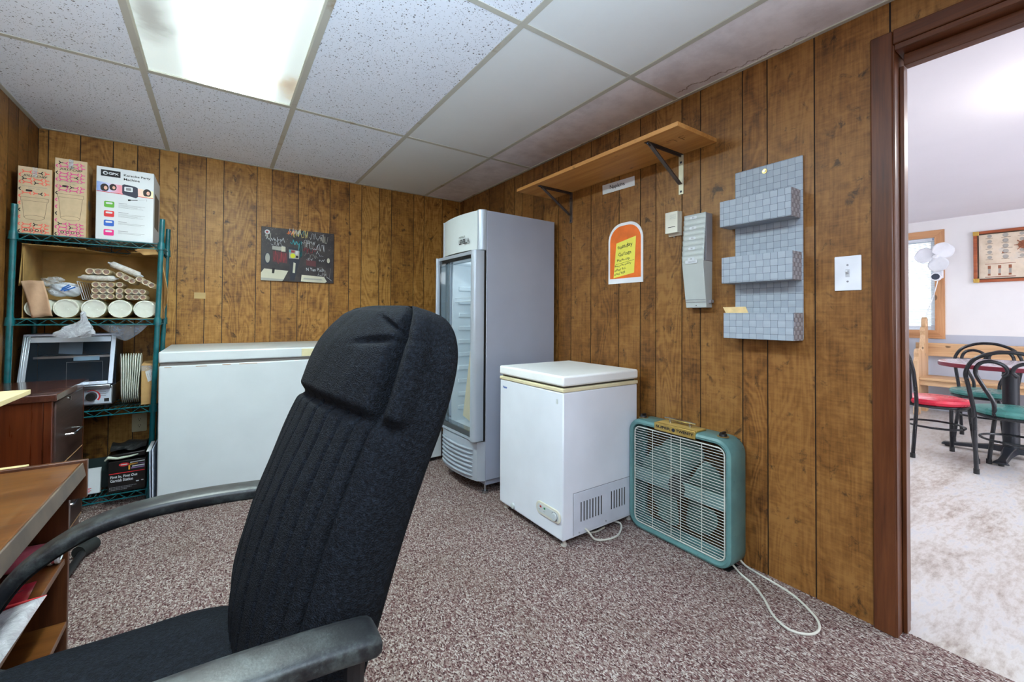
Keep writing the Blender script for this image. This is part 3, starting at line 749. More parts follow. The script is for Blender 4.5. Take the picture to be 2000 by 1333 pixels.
# sloping glass front: wider frame
ft, fb = (3.30, .405), (3.215, .138)
def fpt(x, k, off=0): return (x, fb[0] + (ft[0] - fb[0]) * k + off, fb[1] + (ft[1] - fb[1]) * k)
m = MB()
for xa, xb in ((wx0, wx0 + .028), (wx1 - .020, wx1)):
    m.hexa([fpt(xa, 0), fpt(xb, 0), fpt(xb, 0, .012), fpt(xa, 0, .012)], [fpt(xa, 1), fpt(xb, 1), fpt(xb, 1, .012), fpt(xa, 1, .012)])
for ka, kb in ((.86, .97), (.0, .06)):
    xa, xb = wx0 + .0285, wx1 - .0205
    m.hexa([fpt(xa, ka), fpt(xb, ka), fpt(xb, ka, .012), fpt(xa, ka, .012)], [fpt(xa, kb), fpt(xb, kb), fpt(xb, kb, .012), fpt(xa, kb, .012)])
for q in (.008, .016): m.tube([fpt(wx0 + q, .02, -.001), fpt(wx0 + q, .98, -.001)], .0022, 6)
m.build('front_frame', STEEL, fwm, bevel=.0015)
m = MB().quad(fpt(wx0 + .029, .06, .006), fpt(wx1 - .021, .06, .006), fpt(wx1 - .021, .86, .006), fpt(wx0 + .029, .86, .006))
m.build('front_glass', GLASS, fwm, smooth=0)
m = MB().box(wx0, wx1, 3.302, 3.52, .400, .412)
m.build('top_panel', pbr('steel_top', rgb(190, 200, 222), .3, .5), fwm, bevel=.002)
MB().box(wx0 + .004, wx1 - .004, 3.512, 3.52, .126, .399).box(wx0, wx0 + .003, 3.305, 3.511, .126, .399).box(wx1 - .003, wx1, 3.305, 3.511, .126, .399).each('inner_wall', DARKIN, fwm, smooth=0)
MB().box(wx0 + .03, wx1 - .03, 3.33, 3.50, .282, .287).box(wx0 + .03, wx1 - .03, 3.328, 3.333, .278, .290).build('inner_shelf', STEEL, fwm, smooth=0)
MB().hexa([(-.735, 3.40, .30), (-.640, 3.40, .29), (-.640, 3.404, .29), (-.735, 3.404, .30)], [(-.735, 3.42, .39), (-.640, 3.42, .39), (-.640, 3.424, .39), (-.735, 3.424, .39)]).box(-.66, -.555, 3.324, 3.3275, .262, .284).build('inner_cards', pbr('blue_white_card', rgb(150, 186, 214), .5), fwm, smooth=0)
m = MB()
for x in (-.69, -.545): m.box(x, x + .0015, 3.335, 3.337, .140, .255)
m.box(-.69, -.545, 3.335, 3.337, .253, .2545); m.build('inner_frame', STEEL, fwm, smooth=0)
MB().tube(spline([(wx0 + .02, 3.515, .33), (wx0 - .02, 3.50, .37), (-.872, 3.42, .36), (-.876, 3.36, .33)], 8), .003, 8).build('cord', BLACK, fwm)

PLATE = pbr('foam_plate', rgb(232, 236, 228), .5, 0, .03, 14)
pl0 = None
for k in range(9):
    o = thing('foam_plate', 'white foam plate standing on edge in the row beside the food warmer', 'plate', (-.456 + k * .0088, 3.305, Z3), (0, R(-2 + k * .45), R(7.5 - k * .55)), 'foam plates on edge')
    if pl0 is None:
        hw_ = .098
        def pf(u, v):
            a = 2 * math.pi * u; r = v
            sq = 1 / max(abs(math.cos(a)), abs(math.sin(a))) ** .45
            return (.0055 * max(0, (r - .72) / .28) ** 1.2 + .0015 * math.sin(a * 3) * r, r * math.cos(a) * hw_ * min(sq, 1.12), r * math.sin(a) * .142 * min(sq, 1.08) + .153)
        pl0 = MB().grid(pf, 44, 9).build('plate', PLATE, o, solid=.0022, smooth=60)
    else:
        c = pl0.copy(); COL.objects.link(c); c.parent = o
bbx = thing('brown_box', 'small taped brown box with a shipping label on the third rack shelf', 'box', (-.364, 3.24, Z3), (0, 0, R(3)))
MB().box(0, .076, 0, .22, 0, .235).build('carton_body', KRAFT, bbx, bevel=.002)
MB().hexa([(.030, -.0008, .13), (.063, -.0008, .145), (.063, -.0003, .145), (.030, -.0003, .13)], [(.017, -.0008, .19), (.050, -.0008, .205), (.050, -.0003, .205), (.017, -.0003, .19)]).build('shipping_label', PAPERW, bbx, smooth=0)
m = MB()
for k in range(3): strip(m, .031 + k * .009, .155 + k * .003, .026 + k * .009, .178 + k * .003, .0016, -.001)
m.build('printed_lines', GREYINK, bbx, smooth=0)
MB().box(-.001, .0765, -.0012, -.0007, .195, .225).build('packing_tape', FILM, bbx, smooth=0)

# ------------------------------------------------------------------ bottom shelf
Z4 = SHZ[3] + .0005
gb = thing('garnish_box', 'black printed garnish station box on the lowest rack shelf', 'box', (-.492, 3.205, Z4), (R(0), 0, R(0)))
BLK = pbr('black_gloss_card', rgb(20, 18, 19), .35)
MB().box(0, .158, 0, .26, 0, .172).build('carton_body', BLK, gb, bevel=.002)
text('First In, First Out', PAPERW, gb, (.010, -.0005, .077), (1, 0, 0), (0, 0, 1), width=.113, height=.017, bold=.03)
text('Garnish Station', PAPERW, gb, (.010, -.0005, .058), (1, 0, 0), (0, 0, 1), width=.095, height=.0165, bold=.03)
m = MB(); strip(m, .004, .105, .155, .106, .004); m.build('printed_line', RED, gb, smooth=0)
MB().prism([(.066 + .022 * math.cos(R(a)), .150 + .010 * math.sin(R(a))) for a in range(0, 360, 20)], (0, -.0003, 0), (1, 0, 0), (0, 0, 1), .0004).build('printed_oval', RED, gb, smooth=0)
m = MB(); strip(m, .052, .150, .080, .1505, .005, -.001); strip(m, .092, .157, .154, .160, .004); strip(m, .10, .1345, .154, .136, .006); strip(m, .118, .048, .130, .048, .006); strip(m, .140, .050, .150, .050, .005); m.build('printed_white', PAPERW, gb, smooth=0)
m = MB(); strip(m, .088, .118, .088, .142, .007); strip(m, .090, .146, .124, .148, .007); m.build('printed_yellow', pbr('yellow_print', rgb(230, 170, 60), .5), gb, smooth=0)
m = MB(); strip(m, .096, .1245, .154, .126, .006); strip(m, .094, .1455, .154, .147, .003); m.build('printed_purple', pbr('purple_print', rgb(140, 110, 160), .5), gb, smooth=0)
m = MB()
for r_ in range(3):
    for k in range(17 - r_ * 3): strip(m, .006 + k * .0068, .030 - r_ * .0075, .006 + k * .0068 + .005, .030 - r_ * .0075, .0035)
m.build('printed_text_lines', GREYINK, gb, smooth=0)
bb = thing('black_bundle', 'black plastic wrapped bundle with a pale rim lying on the garnish station box', 'bundle', (-.49, 3.225, Z4 + .1728))
def bd(u, v):
    return (u * .155, v * .19, .038 + .052 * math.sin(math.pi * min(1, .15 + v * .8)) + .006 * math.sin(u * 9 + v * 4) - .012 * abs(math.sin(u * 5.2 + 1)))
m = MB().grid(bd, 20, 16); m.quad((0, 0, .0), (.155, 0, 0), (.155, 0, .038), (0, 0, .038))
MB().grid(bd, 24, 18).build('bundle_film', plastic_film('film_black', rgb(26, 28, 30), 1.1, .25), bb, smooth=70)
MB().hexa([(-.018, -.002, .006), (.156, -.002, .010), (.156, .19, .004), (-.012, .19, .0)], [(-.010, -.004, .030), (.152, -.004, .040), (.152, .19, .040), (-.006, .19, .032)]).build('bundle_body', BLK, bb, bevel=.004)
MB().tube([(-.018, -.010, .008), (-.004, -.012, .024), (.035, -.012, .013), (.09, -.012, .018), (.122, -.010, .024)], [.004, .009, .007, .0055, .003], 8).build('pale_rim', pbr('pale_rim', rgb(192, 200, 182), .5), bb)
wbx = thing('white_box', 'white flat cardboard box standing beside the black garnish box', 'box', (-.605, 3.245, Z4 + .0035), (R(-8), 0, 0))
MB().box(0, .075, 0, .022, 0, .135).build('carton_body', PAPERW, wbx, bevel=.0015)
m = MB()
for k in range(4): strip(m, .018, .03 - k * .006, .040 - k % 2 * .006, .03 - k * .006, .003)
m.build('printed_lines', RED, wbx, smooth=0)
bgr = thing('dark_box', 'dark green flat box leaning behind the white box on the lowest shelf', 'box', (-.70, 3.33, Z4 + .004), (R(-6), 0, 0))
MB().box(0, .19, 0, .03, 0, .165).build('carton_body', pbr('dark_green_card', rgb(14, 34, 34), .5), bgr, bevel=.0015)

outl = thing('wall_outlet', 'ivory wall outlet behind the lower part of the green rack', 'outlet', (-.413, YB, .372))
IVORY = pbr('ivory_plastic', rgb(206, 196, 160), .4)
MB().prism(rrect(.074, .116, .006), (0, -.0045, 0), (1, 0, 0), (0, 0, 1), -.0045 + .0005).build('plate', IVORY, outl, bevel=.0015)
MB().prism(rrect(.034, .028, .012), (0, -.006, .02), (1, 0, 0), (0, 0, 1), -.0015).prism(rrect(.034, .028, .012), (0, -.006, -.02), (1, 0, 0), (0, 0, 1), -.0015).each('receptacle', IVORY, outl)
m = MB()
for zz in (.02, -.02):
    for xx in (-.006, .006): m.box(xx - .001, xx + .001, -.0064, -.006, zz, zz + .008)
    m.box(-.002, .002, -.0064, -.006, zz - .009, zz - .005)
m.build('slots', INK, outl, smooth=0)

# flat white boards between rack and freezer
for k, (x, y, a, h) in enumerate(((-.2845, 2.95, 3, .345), (-.273, 2.93, 2, .36))):
    o = thing('white_board', ['thin white board with folded top edge leaning between rack and freezer', 'pale blue white sheet slid against the side of the chest freezer'][k], 'board', (x, y, .0), (0, R(-a * .4), 0))
    MB().box(-.0025, .0025, 0, .215, 0, h).build('board', pbr('blue_white_board', rgb(190, 200, 218), .5), o, bevel=.001)
    if k == 0: MB().box(-.014, .0025, 0, .215, h + .0002, h + .004).build('folded_edge', PAPERW, o, bevel=.001)

# ------------------------------------------------------------------ dark wooden filing cabinet against the left wall
MAHOG = wood('mahogany', rgb(40, 14, 6), rgb(82, 34, 15), rgb(108, 50, 22), 2, .7, .3, coat=.25)
MAHOGT = wood('mahogany_top', rgb(44, 22, 18), rgb(70, 38, 30), rgb(90, 52, 40), 1, .8, .22, coat=.5)
MAHOGF = wood('mahogany_front', rgb(34, 20, 17), rgb(56, 36, 31), rgb(74, 50, 42), 1, .8, .42, coat=.05)
fc = thing('filing_cabinet', 'dark brown wooden two drawer filing cabinet in front of the rack', 'cabinet', (0, 0, 0))
cx0, cx1, cy0, cy1, ch = -.884, -.568, 2.56, 3.075, .735
MB().box(cx0, -.553, cy0 - .012, cy1 + .008, ch - .030, ch).build('top_panel', MAHOGT, fc, bevel=.003)
MB().box(cx0, cx1 - .026, cy0 + .004, cy0 + .020, .06, ch - .0305).box(cx0, cx1, cy1 - .018, cy1, .06, ch - .0305).each('side_panel', MAHOG, fc, bevel=.002)
MB().box(cx1 - .0255, cx1, cy0, cy0 + .022, .0, ch - .0305).build('corner_stile', MAHOG, fc, bevel=.002)
MB().box(cx0, cx1 - .003, cy0 + .0205, cy1 - .0185, .05, .06).box(cx0, cx0 + .01, cy0 + .0205, cy1 - .0185, .061, ch - .031).box(cx0 + .02, cx1 - .008, cy0 + .0225, cy1 - .0185, .0, .049).build('carcass', MAHOG, fc, smooth=0)
for z0, z1 in ((.405, ch - .036), (.066, .398)):
    dr = MB().box(cx1 - .022, cx1 + .006, cy0 + .024, cy1 - .052, z0, z1).build('drawer', MAHOGF, fc, bevel=.004)
    zc = (z0 + z1) / 2 - .025; yc = (cy0 + cy1) / 2 - .02
    MB().tube([(cx1 + .006, yc - .075, zc), (cx1 + .030, yc - .068, zc), (cx1 + .034, yc - .060, zc), (cx1 + .034, yc + .060, zc), (cx1 + .030, yc + .068, zc), (cx1 + .006, yc + .075, zc)], .0055, 10).build('handle', CHROME, dr)
    MB().box(cx1 + .0062, cx1 + .0075, cy0 + .03, cy1 - .055, z0 + .0, z0 + .004).build('drawer_edge', pbr('worn_edge', rgb(176, 140, 100), .5), dr, smooth=0)
MB().box(cx1 - .014, cx1 - .002, cy1 - .0515, cy1 - .0185, .066, ch - .036).build('right_stile', MAHOG, fc, smooth=0)
MB().cyl((cx1 + .006, 2.775, .682), (cx1 + .012, 2.775, .682), .009, .009, 20).box(cx1 + .0122, cx1 + .0126, 2.773, 2.777, .677, .687).build('lock', CHROME, fc)

# cream shelf boards on the left wall
for k, (z, lab) in enumerate(((.80, 'upper cream melamine shelf board above the desk'), (.534, 'lower cream melamine shelf board just behind the desk'))):
    o = thing('shelf_board', lab, 'shelf', (0, 0, z))
    MB().box(XL + .001, -.55, (1.35, 1.925)[k], 2.232, -.0165, 0).build('board', CREAM, o, bevel=.0012)
    m = MB()
    for y in ((1.45, 2.12), (1.95, 2.12))[k]: m.box(XL + .001, XL + .004, y, y + .02, -.14, -.017).box(XL + .004, -.70, y, y + .02, -.020, -.017)
    m.each('bracket', STEEL, o, smooth=0)

# ------------------------------------------------------------------ low wooden desk cart at the left
DESKW = wood('desk_oak', rgb(52, 27, 9), rgb(94, 54, 22), rgb(124, 80, 38), 0, .55, .33, coat=.25)
DESKD = wood('desk_side', rgb(42, 20, 9), rgb(76, 40, 19), rgb(100, 58, 30), 2, .8, .4, coat=.1)
DESKE = pbr('worn_desk_edge', rgb(92, 78, 66), .55, 0, .18, 14)
dk = thing('desk_cart', 'low oak coloured desk with open shelves in front of the filing cabinet', 'desk', (0, 0, 0))
dx0, dx1, dyA, dyB, dz = -.862, -.340, .62, 1.885, .60
MB().box(dx0, dx1 - .012, dyA, dyB, dz - .042, dz).build('desktop', DESKW, dk, bevel=.003)
MB().hexa([(dx1 - .0118, dyA, dz - .042), (dx1, dyA, dz - .042), (dx1, dyB, dz - .042), (dx1 - .0118, dyB, dz - .042)], [(dx1 - .0118, dyA, dz), (dx1 - .007, dyA, dz), (dx1 - .007, dyB, dz), (dx1 - .0118, dyB, dz)]).build('front_edge', DESKE, dk, bevel=.002)
MB().box(dx0, -.338, dyB + .0005, dyB + .016, dz - .112, dz + .008).build('back_apron', DESKD, dk, bevel=.002)
MB().box(dx0, -.381, dyB + .0165, dyB + .034, .0, dz - .02).box(dx0, -.381, dyA - .018, dyA, .0, dz - .0425).each('side_panel', DESKD, dk, bevel=.0015)
MB().box(dx0, -.381, dyA, dyB + .016, .088, .106).build('lower_shelf', DESKW, dk, bevel=.0015)
MB().box(dx0, -.384, dyA, dyB + .000, .292, .310).build('middle_shelf', DESKW, dk, bevel=.0015)
MB().box(dx0 - .0, dx0 + .008, dyA, dyB, .107, .2915).box(dx0, dx0 + .008, dyA, dyB, .3105, dz - .0425).each('back_panel', DESKD, dk, smooth=0)
MB().box(dx0, -.42, dyA + .02, dyA + .04, 0, .0875).box(dx0, -.42, dyB - .02, dyB, 0, .0875).each('plinth', DESKD, dk, smooth=0)

PINKR = pbr('pink_plastic', rgb(226, 120, 142), .3, 0, .1, 20)
rl = thing('plastic_roll', 'rolled pink and white plastic packet on the far end of the desk shelf', 'packet', (-.53, 1.86, .311 + .034), (0, 0, 0))
MB().lathe([(.0, 0), (.026, 0), (.031, .004), (.033, .07), (.030, .14), (0, .14)], (.0, 0, 0), (1, 0, 0), 20).build('roll', PINKR, rl)
MB().lathe([(.0335, .118), (.0345, .122), (.0335, .126)], (0, 0, 0), (1, 0, 0), 20).lathe([(.0335, .134), (.033, .141), (.024, .1435), (.024, .14)], (0, 0, 0), (1, 0, 0), 20).build('white_edge', PAPERW, rl)
def flatpack(name, label, pts, z, th, mat, seed, amp=.004, mats2=None):
    o = thing(name, label, 'packet', (0, 0, z)); P = [Vector((*q, 0)) for q in pts]; rr = random.Random(seed); a, b, c = rr.uniform(5, 9), rr.uniform(5, 9), rr.uniform(0, 6)
    def fn(s):
        def g(u, v):
            q = P[0].lerp(P[1], u).lerp(P[3].lerp(P[2], u), v); e = (4 * u * (1 - u)) ** .4 * (4 * v * (1 - v)) ** .4
            return (q.x, q.y, th * .5 + s * th * .5 * e + amp * (math.sin(a * u * 2 + b * v + c) + .6 * math.sin(b * u * 3 - a * v * 2)) * e * (1 if s > 0 else .0))
        return g
    MB().grid(fn(1), 26, 26).grid(fn(-1), 26, 26).build('packet_film', mat, o, smooth=70)
    return o
rp = flatpack('plastic_packet', 'red printed plastic packet lying in the middle of the desk shelf', [(-.58, 1.46), (-.40, 1.60), (-.41, 1.745), (-.62, 1.72)], .3115, .020, pbr('red_packet', rgb(168, 34, 50), .22, 0, .12, 16, coat=.4), 4)
cp = flatpack('plastic_packet', 'crinkled clear plastic packet with a red edge overhanging the desk shelf front', [(-.66, 1.14), (-.365, 1.16), (-.352, 1.575), (-.60, 1.44)], .325, .055, plastic_film('packet_film', rgb(206, 206, 212), .72, .14), 9, .010)
m = MB().tube([(-.372, 1.43, .012), (-.354, 1.575, .026), (-.47, 1.51, .050), (-.58, 1.452, .040)], .003, 6)
m.build('red_seal', RED, cp)

bt = thing('black_tube', 'short black bar with a rounded rubber end on the carpet behind the desk', 'tube', (0, 0, 0))
MB().tube([(-.500, 2.30, .020), (-.482, 2.55, .024), (-.478, 2.60, .026)], .014, 12).build('bar', BLACK, bt)
MB().tube([(-.490, 2.605, .03), (-.455, 2.68, .03), (-.452, 2.687, .03)], [.027, .029, .020], 18).build('rubber_end', pbr('rubber', rgb(26, 30, 30), .7), bt)
# ------------------------------------------------------------------ long chest freezer along the back wall
cf = thing('chest_freezer', 'long white chest freezer along the back wall behind the office chair', 'freezer', (0, 0, 0))
qx0, qx1, qy0, qy1 = -.258, 1.38, 2.915, 3.615
MB().box(qx0, qx1, qy0, qy1, .028, .795).build('body', WHITE_EN, cf, bevel=.006)
MB().box(qx0 + .03, qx1 - .03, qy0 + .03, qy1 - .03, 0, .0275).build('base', BLACK, cf, smooth=0)
MB().box(qx0 + .006, qx1 - .006, qy0 + .006, qy1 - .006, .7955, .812).build('gasket', pbr('grey_gasket', rgb(120, 116, 112), .7), cf, smooth=0)
lid = MB().box(qx0 - .002, qx1 + .002, qy0 - .006, qy1, .8125, .872).build('lid', WHITE_EN, cf, bevel=.008, seg=3)
MB().box(.425, .570, qy0 - .0085, qy0 - .0065, .818, .864).build('handle', pbr('yellowed_handle', rgb(206, 198, 158), .45), lid, bevel=.001)
MB().box(.495, .497, qy0 - .0092, qy0 - .0086, .822, .860).build('handle_seam', GREYINK, lid, smooth=0)
m = MB()
for x, z, w in ((-.235, .786, .03), (-.10, .785, .05), (.02, .787, .04), (.10, .787, .09)): m.box(x, x + w, qy0 - .0006, qy0 - .0001, z, z + .003)
m.build('rust_marks', pbr('rust', rgb(150, 120, 84), .8), cf, smooth=0)

# ------------------------------------------------------------------ tall glass-door drinks fridge
SILVER = pbr('silver_plastic', rgb(176, 186, 198), .33, .35, .02, 5)
GREYSIDE = pbr('grey_steel_side', rgb(166, 172, 188), .34, .08, .02, 4)
PALE = pbr('pale_plastic', rgb(198, 206, 208), .38, 0, .02)
FGL = NT('fridge_glass'); FGL.col(rgb(170, 196, 216)); FGL.rough(FGL.math('MULTIPLY_ADD', FGL.noise(FGL.pos(), 8, 3), .05, .01)); FGL.b.inputs['Alpha'].default_value = .16; FGL.b.inputs['Specular IOR Level'].default_value = .7; FGL = FGL.m
fd = thing('display_fridge', 'tall grey glass door display fridge beside the small white freezer', 'fridge', (1.29, 2.195, 0), (0, 0, R(1.0)))
FWd, FD, FH = .505, .575, 1.712                      # local: x depth towards the wall, y along the front, z up
# cabinet shell: open front
m = MB().box(.035, FD, 0, .012, .085, FH).box(.035, FD, FWd - .012, FWd, .085, FH).box(FD - .012, FD, .0125, FWd - .0125, .085, FH)
m.box(.035, FD - .0125, .0125, FWd - .0125, FH - .012, FH).box(.035, FD - .0125, .0125, FWd - .0125, .085, .097)
m.build('cabinet', GREYSIDE, fd, bevel=.003)
INNER = pbr('inner_liner', rgb(206, 216, 222), .35)
m = MB().box(.055, FD - .03, .020, .034, .33, 1.44).box(.055, FD - .03, FWd - .034, FWd - .020, .33, 1.44).box(FD - .04, FD - .028, .0345, FWd - .0345, .33, 1.44)
m.box(.055, FD - .041, .0345, FWd - .0345, .33, .345).box(.055, FD - .041, .0345, FWd - .0345, 1.425, 1.44)
for yy, s_ in ((.034, 1), (FWd - .034, -1)):
    for k in range(10): m.box(.10, FD - .10, yy, yy + s_ * .010, .42 + k * .092, .450 + k * .092)
m.build('liner', INNER, fd, bevel=.004)
# bowed front mouldings
def bow(y, amt): u = (y / FWd - .5) * 2; return -amt * (1 - u * u)
def bowed(z0, z1, x_in, base, amt, y0=0, y1=FWd, n=18, corner=.03):
    ring = []
    for k in range(n + 1):
        y = y0 + (y1 - y0) * k / n; e = min(y - y0, y1 - y)
        c = corner - math.sqrt(max(0, corner ** 2 - (corner - min(e, corner)) ** 2))
        ring.append((base + bow(y, amt) + c, y))
    ring += [(x_in, y1), (x_in, y0)]
    return [[(x, y, z0) for x, y in ring], [(x, y, z1) for x, y in ring]]
MB().loft(bowed(1.475, FH, .034, -.002, .034, .0, FWd - .0, 20, .030)).build('sign_panel', PALE, fd, bevel=.002)
MB().loft(bowed(1.470, FH + .003, .034, -.006, .030, -.001, .048, 12, .024)).build('corner_trim', SILVER, fd, bevel=.003)
MB().loft(bowed(1.475, FH + .003, .034, -.006, .030, FWd - .022, FWd + .001, 8, .010)).build('corner_trim', SILVER, fd, bevel=.002)
MB().loft(bowed(.085, .318, .034, -.002, .040, .0, FWd, 20, .035)).build('kick_panel', SILVER, fd, bevel=.004)
for k in range(7):
    z = .112 + k * .026
    ring = []
    for j in range(17):
        y = .055 + (FWd - .10) * j / 16
        ring.append((-.006 + bow(y, .040), y, z))
    MB().tube(ring, [.002] + [.0085] * 15 + [.002], 8).build('louvre', SILVER, fd)
text('LEVELLA', INK, fd, (-.0375, .215, 1.522), (0, -1, 0), (0, 0, 1), width=.128, height=.030, bold=.03)
text('PREMIUM', INK, fd, (-.0375, .215, 1.560), (0, -1, 0), (0, 0, 1), width=.075, height=.012)
dr = MB()
DX = -.052                                             # door stands proud of the cabinet
def post(y0, y1, r):
    return [(DX + r - math.sqrt(max(0, r * r - (r - min(e, r)) ** 2)), y0 + (y1 - y0) * k / 12) for k in range(13) for e in [min((y1 - y0) * k / 12, (y1 - y0) * (12 - k) / 12)]] + [(.022, y1), (.022, y0)]
for (y0, y1, r) in ((.004, .056, .026), (FWd + .002, FWd + .020, .009)):
    pr = post(y0, y1, r); dr.loft([[(x, y, .325) for x, y in pr], [(x, y, 1.468) for x, y in pr]])
door = dr.build('door', SILVER, fd, bevel=.002)
BLKG = pbr('black_gloss_frame', rgb(18, 22, 24), .18, coat=.5)
MB().box(-.030, .022, .0565, FWd + .0015, 1.425, 1.462).box(-.030, .022, .0565, FWd + .0015, .328, .372).box(-.028, .022, .0565, .064, .3725, 1.4245).box(-.028, .022, FWd - .008, FWd + .0015, .3725, 1.4245).build('door_frame', BLKG, door, smooth=0)
MB().box(-.036, -.0305, .0565, FWd + .0015, 1.448, 1.468).box(-.036, -.0305, .0565, FWd + .0015, .325, .340).build('door_rail', SILVER, door, smooth=0)
MB().box(.0225, .0345, .006, FWd - .004, .325, 1.468).build('door_seal', BLACK, door, smooth=0) if False else None
m = MB().box(.0225, .0345, .002, .028, .325, 1.468).box(.0225, .0345, FWd - .03, FWd - .002, .325, 1.468); m.each('door_seal', BLACK, door, smooth=0)
MB().box(-.022, -.018, .0645, FWd - .0085, .3725, 1.4245).build('door_glass', FGL, door, smooth=0)
text('LEVELLA', INK, door, (-.0225, .395, .408), (0, -1, 0), (0, 0, 1), width=.062, height=.013, bold=.02)
text('PREMIUM', INK, door, (-.0225, .395, .424), (0, -1, 0), (0, 0, 1), width=.036, height=.006)
# wire shelf and leaning cream panels inside
m = MB(); zs = 1.172
for k in range(24): m.tube([(.075, .045 + k * .0181, zs), (FD - .05, .045 + k * .0181, zs)], .0016, 5)
for x in (.072, .30, FD - .05): m.tube([(x, .04, zs - .003), (x, FWd - .04, zs - .003)], .0028, 6)
for k in range(24): m.tube([(.070, .045 + k * .0181, zs), (.070, .045 + k * .0181, zs + .022)], .0013, 5)
m.tube([(.070, .04, zs + .022), (.070, FWd - .04, zs + .022)], .0022, 6)
m.build('wire_shelf', pbr('white_wire_shelf', rgb(226, 232, 234), .35), fd)
m = MB().box(.05, .06, .10, .16, 1.09, 1.16); 
m = MB().hexa([(.075, .36, .346), (.30, .36, .346), (.30, .12, .346), (.075, .12, .346)], [(.075, .365, .350), (.30, .365, .350), (.30, .125, .350), (.075, .125, .350)])
cpn = thing('cream_panel', 'cream coloured panel leaning inside the display fridge behind the glass', 'panel', (1.395, 2.425, .348), (R(12), 0, R(1)))
MB().box(0, .012, 0, .19, 0, .56).build('panel', CREAM, cpn, bevel=.002)
# small adjustable feet
for x, y in ((.06, .04), (.06, FWd - .04), (FD - .05, .04), (FD - .05, FWd - .04)): MB().lathe([(0, 0), (.018, 0), (.018, .012), (.007, .012), (.007, .049), (0, .049)], (x, y, 0), (0, 0, 1), 16).build('foot', STEEL, fd)
MB().box(.05, FD - .02, .02, FWd - .02, .05, .0845).build('base', GREYSIDE, fd, smooth=0)
for o_ in (): pass

# ------------------------------------------------------------------ small chest freezer
sf = thing('small_freezer', 'small white chest freezer between the display fridge and the box fan', 'freezer', (0, 0, 0))
ax0, ax1, ay0, ay1 = 1.315, 1.835, 1.487, 2.022
LAV = pbr('white_enamel_small', rgb(224, 230, 240), .36, 0, .02, 5)
bd_ = MB().box(ax0, ax1, ay0, ay1, .034, .718).build('body', LAV, sf, bevel=.006)
YEL = pbr('yellowed_gasket', rgb(214, 204, 168), .55)
MB().box(ax0 - .003, ax1 + .003, ay0 - .003, ay1 + .003, .7185, .737).build('rim', YEL, sf, bevel=.004)
MB().box(ax0 + .012, ax1 - .012, ay0 + .012, ay1 - .012, .7372, .745).build('gasket', pbr('dark_gasket', rgb(70, 66, 60), .8), sf, smooth=0)
lid = MB().box(ax0 - .004, ax1 + .004, ay0 - .004, ay1 + .004, .7455, .795).build('lid', pbr('white_lid', rgb(240, 243, 243), .35, 0, .015, 5), sf, bevel=.010, seg=3)
MB().box(ax0 + .03, ax1 - .03, ay0 + .03, ay1 - .03, .013, .0338).build('base', BLACK, sf, smooth=0)
for x, y in ((ax0 + .03, ay0 + .025), (ax0 + .03, ay1 - .03), (ax1 - .03, ay0 + .03), (ax1 - .03, ay1 - .03)):
    MB().lathe([(.0, 0), (.014, 0), (.014, .008), (.008, .012), (.008, .034), (0, .034)], (x, y, .0), (0, 0, 1), 16).build('foot', pbr('foot_grey', rgb(190, 186, 178), .6), sf)
FX = ax0 - .0006
cpnl = MB().prism(rrect(.182, .062, .028, 6, 1.588, 0), (FX, 0, .136), (0, 1, 0), (0, 0, 1), -.006).build('control_panel', pbr('ivory_panel', rgb(214, 212, 198), .4), sf, bevel=.002)
MB().prism(rrect(.158, .040, .018, 6, 1.588, 0), (FX - .0062, 0, .136), (0, 1, 0), (0, 0, 1), -.0012).build('panel_face', PALE, cpnl)
MB().cyl((FX - .0075, 1.537, .134), (FX - .014, 1.537, .134), .0185, .0175, 24).box(FX - .019, FX - .014, 1.534, 1.540, .119, .149).build('dial', PALE, cpnl)
MB().lathe([(.0215, 0), (.0215, .0008), (.0195, .0008), (.0195, 0)], (FX - .0076, 1.537, .134), (-1, 0, 0), 28).build('dial_ring', GREYINK, cpnl)
for y, c, nm in ((1.640, rgb(190, 40, 40), 'red_lamp'), (1.610, rgb(30, 140, 80), 'green_lamp')):
    MB().box(FX - .0095, FX - .0076, y - .006, y + .006, .140, .149).build(nm, pbr(nm, c, .3), cpnl, bevel=.001)
MB().box(FX - .0082, FX - .0076, 1.645, 1.655, .128, .1295).box(FX - .0082, FX - .0076, 1.605, 1.618, .128, .1295).build('printed_lines', GREYINK, cpnl, smooth=0)
MB().lathe([(.0, 0), (.016, 0), (.015, .008), (.009, .011), (0, .011)], (FX, 1.885, .056), (-1, 0, 0), 20).build('drain_plug', PALE, sf)
text('Haier', pbr('blue_logo', rgb(30, 84, 170), .4), sf, (FX + .0002, 1.992, .672), (0, -1, 0), (0, 0, 1), width=.042, height=.014, bold=.03)
MB().box(FX - .0006, FX, 1.524, 1.536, .662, .684).build('sticker', PALE, sf, smooth=0)
SY = ay0 - .0005
vp = MB().box(1.380, 1.800, SY - .0022, SY, .046, .240).build('vent_panel', pbr('vent_panel', rgb(204, 210, 222), .4), sf, bevel=.001)
m = MB()
for k in range(8): m.box(1.424 + k * .0195, 1.430 + k * .0195, SY - .0028, SY - .0023, .100, .192)
for k in range(6): m.box(1.632 + k * .0195, 1.638 + k * .0195, SY - .0028, SY - .0023, .106, .196)
m.each('vent_slot', INK, vp, smooth=0)
m = MB().box(1.3795, 1.8005, SY - .0012, SY - .0002, .2402, .2425).box(1.3775, 1.3797, SY - .0012, SY - .0002, .044, .242); m.build('panel_gap', GREYINK, vp, smooth=0)
m = MB()
for x, z in ((1.415, .052), (1.595, .060)): m.cyl((x, SY - .0023, z), (x, SY - .005, z), .004, .003, 12)
m.each('screw', STEEL, vp)
CORDM = pbr('white_cord', rgb(198, 196, 186), .5)
